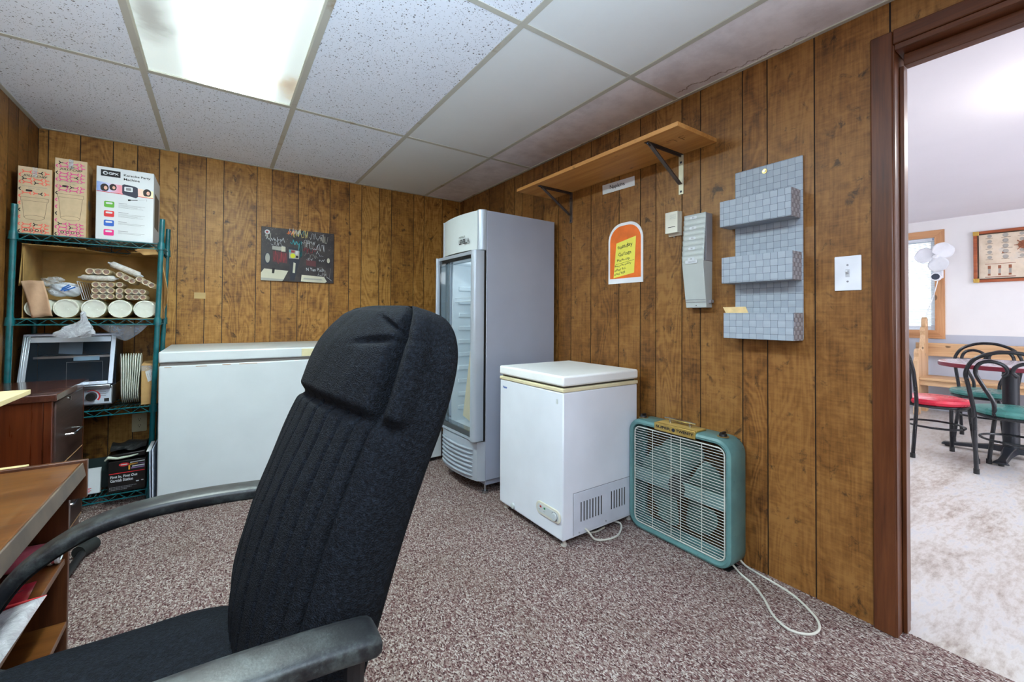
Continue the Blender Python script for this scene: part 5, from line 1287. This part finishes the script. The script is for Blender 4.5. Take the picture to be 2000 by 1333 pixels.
def bpoint(i, j):
    s = j / NV; cx, cz, th_, hw_ = pr(s); hw_ *= .965; dy_ = 0.0
    e = 1e-3; a = pr(s - e); b = pr(s + e); tx_, tz_ = b[0] - a[0], b[1] - a[1]; L = math.hypot(tx_, tz_) or 1; tx_, tz_ = tx_ / L, tz_ / L
    nx, nz = -tz_, tx_                                 # towards the sitter and up
    ang = 2 * math.pi * i / NU; cu, su = math.cos(ang), math.sin(ang); n = 2.1 if su > 0 else 4.6
    yy = math.copysign(abs(cu) ** (2 / n), cu); bb = math.copysign(abs(su) ** (2 / n), su)
    d = d0 = th_ * bb * (1.13 if su > 0 else 1.0)
    hs = max(th_, .012)
    if su > 0:                                         # front face: upholstery relief
        ff = sst(bb, .05, .40)
        zrel = cz
        topf = 1 - sst(s, .94, 1.0)
        curve = 0.0
        hd = sst(zrel - .030 * yy * yy * 0, HEADZ - .006, HEADZ + .016)   # above the head-rest seam
        hb = HEADZ + .0
        # head pillow between two side lobes
        core = (1 - sst(abs(yy), .74, .84))
        lobe = sst(abs(yy), .84, .93)
        pill = .011 * core * (.55 + .45 * math.sin(math.pi * min(1, max(0, (zrel - HEADZ) / .20)) * .80 + .55)) * (1 - .75 * sst(zrel, .98, 1.07)) + .020 * lobe
        crease = -.024 * math.exp(-((abs(yy) - .845) / .035) ** 2)
        d += ff * topf * hd * (pill + crease)
        d += -.012 * ff * math.exp(-((zrel - HEADZ) / .009) ** 2)
        # tuft folds at the inner corner of the pillow
        if hd > 0:
            for (ty, tz0, ax, az, dep, rt_) in ((-.70, 1.036, .15, .006, .013, .9), (-.64, 1.004, .20, .0065, .013, -.5), (.70, 1.03, .16, .007, .010, -.5)):
                du, dz_ = yy - ty, zrel - tz0 - (yy - ty) * rt_ * .09
                d -= dep * math.exp(-(du / ax) ** 2 - (dz_ / az) ** 2) * ff * topf
        d += ff * curve * (1 - hd * .6)
        # vertical seams below the head rest
        low = (1 - hd)
        for q in (-.82, -.68, -.52, -.33, -.12, .12, .33, .52, .68, .82):
            d -= .0085 * low * ff * math.exp(-((yy - q) / .013) ** 2)
        pass
        d += .0015 * low * ff * math.sin(zrel * 21 + yy * 3)
        d += .0008 * ff * math.sin(zrel * 47 + yy * 9 + math.sin(yy * 13))
        # the relief stands along the true surface normal, so it also shows on the rounded sides
        rel = d - d0; nl = math.hypot(yy * .75, bb) or 1
        d = d0 + rel * bb / nl; dy_ = rel * yy * .75 / nl
    else:
        d -= .012 * (1 - yy * yy) * (1 - sst(s, .9, 1))
    # side seam where the front cover meets the side panel
    return (cx - .012 + nx * d - yy * hw_ * .115, yy * hw_ + dy_, cz + nz * d)
main, head = MB(), MB()
vs = [bpoint(i, j) for j in range(NV + 1) for i in range(NU)]
fm, fh = [], []
for j in range(NV):
    for i in range(NU):
        q = (j * NU + i, j * NU + (i + 1) % NU, (j + 1) * NU + (i + 1) % NU, (j + 1) * NU + i)
        zc_ = pr((j + .5) / NV)[1]
        (fh if (zc_ > HEADZ and NU * .01 < i < NU * .49) else fm).append(q)
fm.append(tuple(range(NU - 1, -1, -1))); fh.append(tuple(NV * NU + i for i in range(NU)))
def part(fs):
    mb = MB(); mp = {}
    for f in fs:
        g = []
        for k in f:
            if k not in mp: mp[k] = len(mb.v); mb.v.append(vs[k])
            g.append(mp[k])
        mb.f.append(tuple(g)); mb.mi.append(0)
    return mb
back = part(fm).build('backrest', FAB, oc, smooth=75)
part(fh).build('headrest', FAB, oc, smooth=75)
# seat cushion
def seat(u, v):
    a = 2 * math.pi * u; cu, su = math.cos(a), math.sin(a); n = 4.2
    X = math.copysign(abs(cu) ** (2 / n), cu); Y = math.copysign(abs(su) ** (2 / n), su)
    ph = (v - .5) * math.pi; k = math.cos(ph) ** .35 if abs(ph) < math.pi / 2 - 1e-6 else 0.0; z = math.sin(ph)
    hx = .250; hy = .225
    zz = .044 * math.copysign(abs(z) ** .8, z)
    x_ = X * hx * k; y_ = Y * hy * k
    dome = (.014 * (1 - (y_ / hy) ** 2) - .030 * sst(-x_ / hx, .55, 1.0) ** 1.5) if z > 0 else 0
    wr = .002 * math.sin(x_ * 30 + y_ * 18) * math.sin(y_ * 34) if z > 0 else 0
    return (-.165 + x_, y_, .440 + zz + dome + wr)
MB().grid(seat, 120, 50).build('seat', FAB, oc, smooth=75)
MB().box(-.36, .05, -.17, .17, .385, .397).box(-.20, .0, -.06, .06, .33, .3845).build('seat_pan', BLACK, oc, bevel=.006)
# looped arms
for sgn in (1, -1):
    path = [(.176, .648), (.120, .655), (.060, .660), (-.020, .664), (-.110, .663), (-.190, .650), (-.245, .625), (-.292, .590), (-.322, .547), (-.350, .500), (-.358, .450), (-.335, .405), (-.285, .386), (-.21, .384)]
    pts = spline([(x, 0, z) for x, z in path], 6)
    rings = []
    for k, q in enumerate(pts):
        tn = (pts[min(k + 1, len(pts) - 1)] - pts[max(k - 1, 0)]).normalized(); nn = Vector((tn.z, 0, -tn.x))
        s_ = k / (len(pts) - 1)
        wv = .032 - .008 * sst(s_, .45, .9); hv = .0135 + .002 * sst(s_, .5, .9)
        inn = sgn * (.302 - .010 * sst(s_, .75, 1.0) - .08 * sst(s_, .88, 1.0))
        if k < 3: wv *= (.90, .98, 1)[k]; hv *= (.7, .95, 1)[k]
        ring = []
        for y_, h_ in ((-1, -.35), (-1, .45), (-.95, .78), (-.82, .97), (-.55, 1.06), (0, 1.12), (.55, 1.06), (.82, .97), (.95, .78), (1, .45), (1, -.35), (.93, -.62), (.70, -.72), (.66, -1), (-.66, -1), (-.70, -.72), (-.93, -.62)):
            ring.append(q + Vector((0, inn + y_ * wv, 0)) + nn * h_ * hv)
        rings.append(ring)
    ar = MB().loft(rings).build('armrest', ARM, oc, smooth=42)
    rp = spline([(.150, sgn * .302, .636), (.145, sgn * .302, .56), (.120, sgn * .298, .47), (.07, sgn * .270, .405), (.0, sgn * .16, .388)], 6)
    MB().tube(rp, [.013] * len(rp), 10).build('arm_post', BLACK, ar)
# support bar, column, star base with casters
MB().tube(spline([(-.05, 0, .36), (.10, 0, .355), (.185, 0, .42), (.215, 0, .56)], 6), .020, 10).build('back_support', BLACK, oc)
MB().lathe([(0, .075), (.032, .075), (.032, .20), (.024, .205), (.024, .34), (0, .34)], (-.10, 0, 0)).build('gas_column', BLACK, oc)
for k in range(5):
    a = R(36 + 72 * k); c_, s2 = math.cos(a), math.sin(a)
    lg = MB().tube([(-.10 + c_ * .02, s2 * .02, .105), (-.10 + c_ * .15, s2 * .15, .095), (-.10 + c_ * .27, s2 * .27, .072)], [.026, .022, .016], 10).build('leg', BLACK, oc)
    p0 = Vector((-.10 + c_ * .27, s2 * .27, .025)); sd_ = Vector((-s2, c_, 0))
    MB().cyl(p0 - sd_ * .022, p0 - sd_ * .006, .025, .025, 18).cyl(p0 + sd_ * .006, p0 + sd_ * .022, .025, .025, 18).cyl(p0 + Vector((0, 0, .01)), p0 + Vector((0, 0, .05)), .006, .006, 10).build('caster', BLACK, lg)
# ------------------------------------------------------------------ the café room seen through the doorway
CXW, CYA, CYB, CZ = 6.95, -3.2, 3.6, 2.24
CWALL = pbr('cafe_wall_paint', rgb(232, 230, 230), .8, 0, .012, 3); CLOW = pbr('cafe_dado_paint', rgb(182, 186, 198), .7, 0, .015, 3); CCEIL = pbr('cafe_ceiling_paint', rgb(226, 224, 232), .85, 0, .01, 2)
WY0, WY1, WZ0, WZ1 = 1.300, 2.35, .94, 2.035
m = MB().box(CXW, CXW + .1, CYA, WY0, .89, CZ).box(CXW, CXW + .1, WY1, CYB, .89, CZ).box(CXW, CXW + .1, WY0, WY1, WZ1, CZ).box(CXW, CXW + .1, WY0, WY1, .89, WZ0)
m.box(CXW, CXW + .1, CYA, CYB, 0, .8895, 1); o = m.build('wall_far', [CWALL, CLOW], smooth=0); tag(o, kind='structure')
o = MB().box(2.0205, CXW, CYB, CYB + .1, 0, CZ).build('wall_cafe_left', CWALL, smooth=0); tag(o, kind='structure')
o = MB().box(2.0205, CXW, CYA - .1, CYA, 0, CZ).build('wall_cafe_right', CWALL, smooth=0); tag(o, kind='structure')
o = MB().box(2.0205, 2.03, .55, CYB, 0, CZ).box(2.0205, 2.03, CYA, -.5, 0, CZ).box(2.0205, 2.03, -.5, .55, DZ + .06, CZ).build('wall_cafe_near', CWALL, smooth=0); tag(o, kind='structure')
o = MB().box(2.0, CXW + .1, CYA - .1, CYB + .1, CZ, CZ + .05).build('ceiling_cafe', CCEIL, smooth=0); tag(o, kind='structure')
t = NT('cafe_floor'); p = t.pos(); x = t.xyz(p)
v = t.vec(t.math('MULTIPLY', x[0], 1.0), t.math('MULTIPLY', x[1], 3.0), 0.0)
n = t.noise(v, 1.6, 6, .65, .8); n2 = t.noise(t.vec(t.math('MULTIPLY', x[0], 6), t.math('MULTIPLY', x[1], 18), 0.0), 2.2, 5, .7)
f = t.math('MULTIPLY_ADD', n2, .55, t.math('MULTIPLY', n, .5))
t.col(t.ramp(f, [(.36, rgb(136, 120, 110)), (.46, rgb(174, 164, 156)), (.56, rgb(196, 190, 186)), (.72, rgb(172, 178, 190))]))
t.rough(t.math('MULTIPLY_ADD', n2, .3, .22)); t.bump(n2, .1, .002)
CFLOOR = t.m
o = MB().quad((1.951, CYA - .1, -.0005), (CXW + .1, CYA - .1, -.0005), (CXW + .1, CYB + .1, -.0005), (1.951, CYB + .1, -.0005)).build('floor_cafe', CFLOOR, smooth=0); tag(o, kind='structure')

# window with pine trim, blind and glass
OAK = wood('window_pine', rgb(150, 100, 60), rgb(190, 136, 92), rgb(212, 162, 116), 2, .6, .45, knots=.8); OAKH = wood('window_pine_h', rgb(150, 100, 60), rgb(190, 136, 92), rgb(212, 162, 116), 1, .6, .45, knots=.8)
tw = .084
def mitre(a, b, c, d): return [(CXW - .018, *q) for q in (a, b, c, d)], [(CXW - .0005, *q) for q in (a, b, c, d)]
wm = MB().hexa(*mitre((WY0 - tw, WZ0 - tw - .015), (WY0, WZ0), (WY0, WZ1), (WY0 - tw, WZ1 + tw))).hexa(*mitre((WY1, WZ0), (WY1 + tw, WZ0 - tw - .015), (WY1 + tw, WZ1 + tw), (WY1, WZ1)))
win = wm.build('window_1', OAK, smooth=0, bevel=.002); tag(win, kind='structure')
MB().hexa(*mitre((WY0 - tw, WZ1 + tw), (WY0, WZ1), (WY1, WZ1), (WY1 + tw, WZ1 + tw))).hexa(*mitre((WY0 - tw, WZ0 - tw - .015), (WY1 + tw, WZ0 - tw - .015), (WY1, WZ0), (WY0, WZ0))).build('window_casing', OAKH, win, bevel=.002)
VINYL = pbr('white_vinyl', rgb(226, 232, 240), .4)
m = MB()
for a in ((WY0 + .001, WY0 + .045, WZ0 + .001, WZ1 - .001), (WY1 - .045, WY1 - .001, WZ0 + .001, WZ1 - .001), (WY0 + .0455, WY1 - .0455, WZ0 + .001, WZ0 + .045), (WY0 + .0455, WY1 - .0455, WZ1 - .045, WZ1 - .001)): m.box(CXW + .045, CXW + .09, a[0], a[1], a[2], a[3])
m.build('window_frame', VINYL, win, bevel=.002)
WG = NT('window_glass'); WG.col((.9, .95, 1, 1)); WG.rough(.02); WG.b.inputs['Alpha'].default_value = .08; WG.rough(WG.math('MULTIPLY', WG.noise(WG.pos(), 5, 2), .05)); WG = WG.m
MB().box(CXW + .065, CXW + .068, WY0 + .0455, WY1 - .0455, WZ0 + .0455, WZ1 - .0455).build('window_pane', WG, win, smooth=0)
wbl = thing('window_blind', 'white slatted blind hanging in the pine framed window', 'blind', (CXW + .03, (WY0 + WY1) / 2, WZ1))
bwid = (WY1 - WY0) / 2 - .008
MB().box(-.012, .012, -bwid, bwid, -.036, -.002).build('head_rail', VINYL, wbl, bevel=.002)
MB().box(-.0125, -.012, -bwid + .006, -bwid + .014, -.030, -.006).build('blue_clip', pbr('blue_clip', rgb(50, 96, 170), .5), wbl, smooth=0)
m = MB(); SLAT = NT('blind_slat'); SLAT.col(SLAT.ramp(SLAT.noise(SLAT.pos(), 6, 2), [(.3, rgb(232, 238, 242)), (.7, rgb(242, 246, 248))])); SLAT.b.inputs['Transmission Weight'].default_value = .0; SLAT.rough(.5)
for k in range(52):
    z = -.046 - k * .0192
    m.hexa([(-.007, -bwid, z - .0045), (-.0065, -bwid, z - .0050), (-.0065, bwid, z - .0050), (-.007, bwid, z - .0045)], [(.0065, -bwid, z + .0050), (.007, -bwid, z + .0045), (.007, bwid, z + .0045), (.0065, bwid, z + .0050)])
m.build('slats', SLAT.m, wbl, smooth=0)
MB().box(-.010, .010, -bwid, bwid, -1.058, -1.046).build('bottom_rail', VINYL, wbl, bevel=.002)
# clapboard wall of the next house, dim through the blind
ng = NT('pale_siding'); xx = ng.xyz(ng.pos()); ng.col(ng.mix(ng.step(ng.math('FRACT', ng.math('DIVIDE', xx[2], .11)), .88, .96), rgb(206, 216, 214), rgb(150, 164, 164))); ng.rough(.7)
o = MB().box(10.5, 10.6, -1, 6, -.3, 1.25).build('wall_outside', ng.m, smooth=0); tag(o, kind='structure')
o = MB().quad((7.2, -6, -.3), (14, -6, -.3), (14, 9, -.3), (7.2, 9, -.3)).build('ground_outside', pbr('pale_ground', rgb(170, 174, 168), .9), smooth=0); tag(o, kind='structure')

# wall-mounted white fan on the window trim
WPL = pbr('white_fan_plastic', rgb(232, 234, 240), .4)
wf = thing('wall_fan', 'small white fan with three blades clipped to the window frame', 'fan', (6.83, 1.268, 1.79))
MB().box(.05, .101, -.045, .030, -.245, -.045).build('wall_bracket', WPL, wf, bevel=.008)
MB().lathe([(0, 0), (.048, 0), (.050, .02), (.046, .05), (0, .05)], (.05, .005, -.228), (-1, 0, 0), 24).build('control_box', WPL, wf)
MB().lathe([(0, 0), (.036, 0), (.032, .004), (0, .004)], (-.0002, .005, -.228), (-1, 0, 0), 24).build('dark_switch', pbr('dark_blue_switch', rgb(46, 56, 74), .4), wf)
MB().tube(spline([(.05, .0, -.19), (.03, .0, -.11), (.03, 0, -.03), (.02, 0, 0)], 6), .018, 12).lathe([(0, -.03), (.036, -.03), (.045, .0), (.040, .07), (.02, .09), (0, .09)], (.0, 0, 0), (1, 0, 0), 22).build('motor', WPL, wf)
MB().lathe([(0, -.05), (.018, -.048), (.030, -.03), (.030, -.006), (0, -.006)], (-.012, 0, 0), (1, 0, 0), 22).build('hub', WPL, wf)
for k in range(3):
    a0 = R(15 + 120 * k)
    def bl(u, v, a0=a0):
        r = .02 + .155 * v; wd = (.018 + .075 * math.sin(math.pi * min(1, .12 + v * .80)) ** .8) * (1 if v < .98 else .6)
        s_ = (u - .5) * 2
        ya, za = r, s_ * wd
        return (-.035 + s_ * .022, ya * math.cos(a0) - za * math.sin(a0), ya * math.sin(a0) + za * math.cos(a0))
    MB().grid(bl, 12, 16).build('blade', WPL, wf, solid=.002, smooth=60)
MB().tube(spline([(.01, -.015, -.26), (.015, .02, -.42), (.02, .075, -.62), (.0, .10, -.72), (.03, .13, -.86), (.035, .13, -1.0)], 8), .0045, 8).build('cord', WPL, wf)

# framed nautical chart
np_ = thing('framed_chart', 'framed nautical display with brass corners on the café wall', 'picture', (CXW - .001, .985, 1.478))
PW, PH = .86, .565
FRW = wood('red_frame_wood', rgb(110, 48, 22), rgb(160, 78, 38), rgb(186, 104, 58), 1, 1, .35, coat=.3)
m = MB().box(-.030, 0, -PW, 0, 0, .030).box(-.030, 0, -PW, 0, PH - .030, PH).box(-.030, 0, -.030, 0, .0305, PH - .0305).box(-.030, 0, -PW, -PW + .030, .0305, PH - .0305); m.build('frame', FRW, np_, bevel=.004)
m = MB().box(-.024, -.006, -PW + .031, -.031, .031, .040).box(-.024, -.006, -PW + .031, -.031, PH - .040, PH - .031).box(-.024, -.006, -.040, -.031, .0405, PH - .0405); m.build('inner_frame', pbr('dark_inner_frame', rgb(70, 50, 30), .5), np_, smooth=0)
BRS = pbr('brass', rgb(214, 176, 92), .28, .85)
for z in (-.001, PH - .044):
    o = MB().box(-.0325, -.0005, -.044, .002, z, z + .045).build('brass_corner', BRS, np_, bevel=.002)
t = NT('chart_paper'); n = t.noise(t.pos(), 6, 5, .6); t.col(t.ramp(n, [(.3, rgb(206, 188, 164)), (.55, rgb(226, 210, 188)), (.75, rgb(198, 196, 190))])); t.rough(.7)
MB().box(-.008, -.002, -PW + .0405, -.0405, .0405, PH - .0405).build('chart', t.m, np_, smooth=0)
BR = pbr('chart_brown', rgb(150, 90, 62), .6); GR = pbr('chart_grey', rgb(166, 160, 152), .6); DK = pbr('chart_text', rgb(120, 104, 84), .6)
def sq(mb, y0, y1, z0, z1, x=-.0086): mb.box(x, -.0081, -y1, -y0, z0, z1)
mb, mg, mt = MB(), MB(), MB()
cy_, cz_ = .365, .385
mb.lathe([(.022, 0), (.044, 0), (.044, .004), (.022, .004)], (-.0082, -cy_, cz_), (-1, 0, 0), 28).lathe([(0, 0), (.014, 0), (.014, .005), (0, .005)], (-.0082, -cy_, cz_), (-1, 0, 0), 20)
for k in range(8):
    a = R(45 * k); mb.tube([(-.011, -cy_ + .012 * math.cos(a), cz_ + .012 * math.sin(a)), (-.011, -cy_ + .070 * math.cos(a), cz_ + .070 * math.sin(a))], [.005, .0035], 8)
mb.tube([(-.011, -.445, .28), (-.011, -.515, .44)], [.005, .009], 8)
sq(mb, .085, .305, .196, .201); sq(mb, .085, .305, .052, .060); sq(mb, .21, .245, .305, .325)
for k in range(3):
    y = .105 + .075 * k; sq(mb, y, y + .022, .145, .180); sq(mb, y, y + .020, .072, .092)
    mg.box(-.0090, -.0081, -y - .020, -y - .002, .093, .144)
for r_ in range(5):
    for c_ in range(6):
        if (r_, c_) in ((2, 3), (3, 3), (2, 4), (3, 4)): continue
        y = .09 + c_ * .115; z = .245 + r_ * .058
        if z > PH - .06: continue
        sq(mt, y, y + .055 + .012 * ((r_ * c_) % 3), z, z + .004)
        mg.lathe([(.010, 0), (.018 + .004 * (c_ % 2), 0), (.018, .002), (.010, .002)], (-.0082, -y - .03, z + .026), (-1, 0, 0), 12)
for c_ in range(3, 6):
    for r_ in range(3): sq(mt, .10 + c_ * .11, .10 + c_ * .11 + .06, .075 + r_ * .05, .079 + r_ * .05)
mb.build('mounted_pieces', BR, np_, smooth=40); mg.build('mounted_knots', GR, np_, smooth=40); mt.build('printed_lines', DK, np_, smooth=0)

# long pine bench
BEN = wood('bench_pine', rgb(160, 120, 84), rgb(200, 160, 118), rgb(220, 186, 146), 1, .6, .5, knots=.8); BENV = wood('bench_pine_end', rgb(160, 120, 84), rgb(198, 158, 118), rgb(218, 184, 146), 2, .6, .5, knots=.8)
be = thing('wood_bench', 'long pine bench with a carved end against the café wall', 'bench', (0, 0, 0))
prof_ = [(6.86, 0), (6.86, 1.03), (6.845, 1.075), (6.815, 1.092), (6.785, 1.07), (6.778, 1.02), (6.785, .985), (6.74, .975), (6.715, .935), (6.735, .89), (6.70, .78), (6.66, .72), (6.60, .70), (6.545, .735), (6.495, .73), (6.465, .69), (6.475, .64), (6.445, .60), (6.44, .42), (6.455, .30), (6.445, .08), (6.43, 0), (6.53, 0), (6.545, .12), (6.60, .22), (6.68, .22), (6.75, .12), (6.765, 0)]
for y in (1.345, -1.6): MB().prism(prof_, (0, y + .045, 0), (1, 0, 0), (0, 0, 1), .045).build('end_panel', BENV, be, bevel=.004)
MB().box(6.46, 6.85, -1.75, 1.3440, .392, .420).build('seat', BEN, be, bevel=.003)
MB().box(6.862, 6.89, -1.75, 1.455, .640, .792).build('backrest', BEN, be, bevel=.003)
MB().box(6.50, 6.53, -1.55, 1.3440, .33, .3915).box(6.80, 6.83, -1.55, 1.3440, .33, .3915).build('rail', BEN, be, smooth=0)

# round table
tb = thing('cafe_table', 'round red edged café table on a black pedestal', 'table', (5.08, .53, 0))
MB().lathe([(0, .690), (.385, .690), (.398, .694), (.400, .722), (.394, .727), (0, .727)], (0, 0, 0), (0, 0, 1), 64).build('tabletop', [pbr('table_laminate', rgb(186, 168, 176), .22, 0, .05, 30, coat=.3)], tb)
MB().lathe([(.3985, .6905), (.4015, .694), (.4015, .720), (.3985, .7235)], (0, 0, 0), (0, 0, 1), 64).build('table_edge', pbr('maroon_edge', rgb(112, 16, 40), .35), tb)
TBK = pbr('table_black', rgb(26, 30, 38), .4, .2)
MB().lathe([(0, .045), (.046, .045), (.046, .66), (.12, .675), (.12, .6895), (0, .6895)], (0, 0, 0)).build('column', TBK, tb)
for k in range(4):
    a = R(178 + 90 * k); c_, s2 = math.cos(a), math.sin(a); rings = []
    for r_, zc_, wv, hv in ((.02, .055, .05, .028), (.10, .055, .042, .024), (.20, .040, .030, .018), (.32, .026, .030, .014), (.375, .022, .046, .012), (.385, .020, .040, .008)):
        rings.append([(c_ * r_ - s2 * y, s2 * r_ + c_ * y, zc_ + z) for y, z in ((-wv, -hv * .6), (wv, -hv * .6), (wv * .7, hv), (-wv * .7, hv))])
    lg = MB().loft(rings).build('leg', TBK, tb, bevel=.004)
    MB().cyl((c_ * .355, s2 * .355, 0), (c_ * .355, s2 * .355, .016), .016, .016, 14).build('foot', BLACK, lg)

# café chairs: black steel tube, looped back, round seat
TUB = pbr('black_tube', rgb(24, 26, 32), .25, .2, coat=.5) if False else pbr('black_tube', rgb(24, 26, 32), .28, .1)
def cafe_chair(label, x, y, deg, seatmat):
    """faces local +x; the back stands at local -x"""
    o = thing('cafe_chair', label, 'chair', (x, y, 0), (0, 0, R(deg)), 'café chairs round the table')
    MB().lathe([(0, .405), (.185, .405), (.200, .415), (.205, .432), (.196, .450), (.16, .458), (0, .460)], (0, 0, 0), (0, 0, 1), 48).build('seat', seatmat, o)
    MB().tube([(.186 * math.cos(R(a)), .186 * math.sin(R(a)), .398) for a in range(0, 360, 10)], .011, 8, closed=True).build('seat_ring', TUB, o)
    hoop = spline([(-.205, .160, .012), (-.192, .168, .25), (-.185, .172, .42), (-.205, .195, .60), (-.222, .205, .70), (-.232, .165, .79), (-.238, .085, .838), (-.240, 0, .852), (-.238, -.085, .838), (-.232, -.165, .79), (-.222, -.205, .70), (-.205, -.195, .60), (-.185, -.172, .42), (-.192, -.168, .25), (-.205, -.160, .012)], 8)
    MB().tube(hoop, .0125, 10).build('back_hoop', TUB, o)
    for sg_ in (1, -1):
        lp = spline([(-.180, sg_ * .078, .41), (-.186, sg_ * .080, .50), (-.205, sg_ * .120, .60), (-.222, sg_ * .158, .70), (-.230, sg_ * .138, .765), (-.232, sg_ * .085, .785), (-.230, sg_ * .030, .765), (-.226, sg_ * .010, .72), (-.222, sg_ * .032, .69)], 8)
        MB().tube(lp, .0120, 10).build('back_loop', TUB, o)
        MB().tube(spline([(.155, sg_ * .11, .40), (.165, sg_ * .13, .22), (.178, sg_ * .150, .012)], 5), .0125, 10).build('leg', TUB, o)
    m = MB()
    for (px_, py_) in ((-.205, .16), (-.205, -.16), (.178, .15), (.178, -.15)): m.cyl((px_, py_, 0), (px_, py_, .035), .016, .0155, 12)
    m.each('foot', BLACK, o)
    MB().tube([(.17 * math.cos(R(a)), .17 * math.sin(R(a)), .235) for a in range(0, 360, 12)], .008, 8, closed=True).build('stretcher_ring', TUB, o)
    return o
GSEAT = pbr('green_vinyl', rgb(66, 128, 122), .28, 0, .06, 10); RSEAT = pbr('red_vinyl', rgb(206, 34, 62), .28, 0, .05, 10)
cafe_chair('green seated black tube café chair in front of the table, its back to the doorway', 4.545, .452, 0, GSEAT)
cafe_chair('green seated black tube café chair on the far side of the table by the bench', 5.50, .735, 180, GSEAT)
cafe_chair('red seated black tube café chair between the bench end and the doorway', 4.68, .885, -55, RSEAT)

# ------------------------------------------------------------------ light
def area(name, loc, rot, sx, sy, power, c):
    l = bpy.data.lights.new(name, 'AREA'); l.shape = 'RECTANGLE'; l.size = sx; l.size_y = sy; l.energy = power; l.color = c
    o = bpy.data.objects.new(name, l); COL.objects.link(o); o.location = loc; o.rotation_euler = rot; return o
area('office_fill', (.009, -.55, ZC - .012), (0, 0, 0), .58, 1.2, OFFICE2, (.88, .98, 1.0))  # added fill light behind the camera; no fitting is built there
bo_ = area('bounce_fill', (-.15, -.75, .80), (0, 0, 0), .7, .7, BOUNCE, (.64, .83, 1.0))  # added unseen light aimed upward to brighten the ceiling
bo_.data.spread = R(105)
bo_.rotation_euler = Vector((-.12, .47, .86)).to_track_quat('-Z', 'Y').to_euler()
area('left_wall_fill', (XL + .03, -.75, 1.40), (0, R(-90), 0), .9, 1.2, LEFT_FILL, (.66, .82, 1.0))  # added cool fill on the left wall; there is no window here
fl_ = bpy.data.lights.new('fridge_lamp', 'POINT'); fl_.energy = FRIDGE; fl_.shadow_soft_size = .05; fl_.color = (.85, .95, 1.0)
fo_ = bpy.data.objects.new('fridge_lamp', fl_); COL.objects.link(fo_); fo_.location = (1.42, 2.45, 1.36)
area('cafe_fill', (4.0, -.9, CZ - .02), (0, 0, 0), 1.2, .6, CAFE, (.86, .95, 1.0))  # this and the next: added unseen area lights that brighten the café
area('cafe_fill', (4.6, 2.2, CZ - .02), (0, 0, 0), 1.2, .6, CAFE, (.86, .95, 1.0))
pl = bpy.data.lights.new('cafe_globe', 'POINT'); pl.energy = GLOBE; pl.shadow_soft_size = .07; pl.color = (1, .95, .88)
po = bpy.data.objects.new('cafe_globe', pl); COL.objects.link(po); po.location = (3.35, .02, CZ - .16)
sd = bpy.data.lights.new('day_from_shop_front', 'AREA'); sd.shape = 'RECTANGLE'; sd.size = 2.6; sd.size_y = 1.6; sd.energy = DAY; sd.color = (.84, .90, 1.0)
so = bpy.data.objects.new('day_from_shop_front', sd); COL.objects.link(so); so.location = (4.3, CYA + .03, 1.3); so.rotation_euler = (R(90), 0, R(180))
w = bpy.data.worlds.new('world'); SC.world = w; w.use_nodes = True
bgn = w.node_tree.nodes['Background']; bgn.inputs['Color'].default_value = (.86, .93, 1.0, 1); bgn.inputs['Strength'].default_value = 3.2
# a thing that is a single mesh needs no holder
for e in [o for o in list(bpy.data.objects) if o.type == 'EMPTY' and o.parent is None]:
    kids = [o for o in bpy.data.objects if o.parent == e]
    if len(kids) == 1 and not [o for o in bpy.data.objects if o.parent == kids[0]]:
        k = kids[0]; nm = e.name; k.parent = None; k.location = e.location; k.rotation_euler = e.rotation_euler
        for key in ('label', 'category', 'group'):
            if key in e: k[key] = e[key]
        bpy.data.objects.remove(e); k.name = nm
PART_LABELS = {'control_panel': 'control panel with printed marks', 'red_scale': 'curved red heat scale', 'dial': 'round dial', 'badge': 'gold badge lettered SUPER TWENTY', 'table_edge': 'maroon table edge', 'gasket': 'dark rubber gasket', 'rim': 'yellowed plastic rim', 'cord': 'power cord', 'lock': 'small chrome lock', 'eyelet': 'brass eyelet', 'brass_corner': 'brass frame corner', 'bin_side': 'checkered woven bin side', 'note': 'yellow note with handwriting', 'shipping_label': 'white shipping label', 'pale_rim': 'pale curled rim', 'armrest': 'worn black plastic armrest', 'door_glass': 'clear door glass', 'red_seal': 'red edge of the packet', 'louvre': 'silver louvre'}
for o in bpy.data.objects:
    if o.parent is not None and o.name.split('.')[0] in PART_LABELS: o['label'] = PART_LABELS[o.name.split('.')[0]]
vs_ = SC.view_settings
SC.display_settings.display_device = 'sRGB'
vs_.view_transform = 'Standard'; vs_.look = 'None'; vs_.gamma = 1.0; vs_.use_curve_mapping = False; vs_.exposure = EXPOSURE
SC.cycles.use_denoising = True
SC.cycles.max_bounces = 10; SC.cycles.diffuse_bounces = 6; SC.cycles.transparent_max_bounces = 16
SC.cycles.sample_clamp_indirect = 6.0; SC.cycles.caustics_reflective = False; SC.cycles.caustics_refractive = False
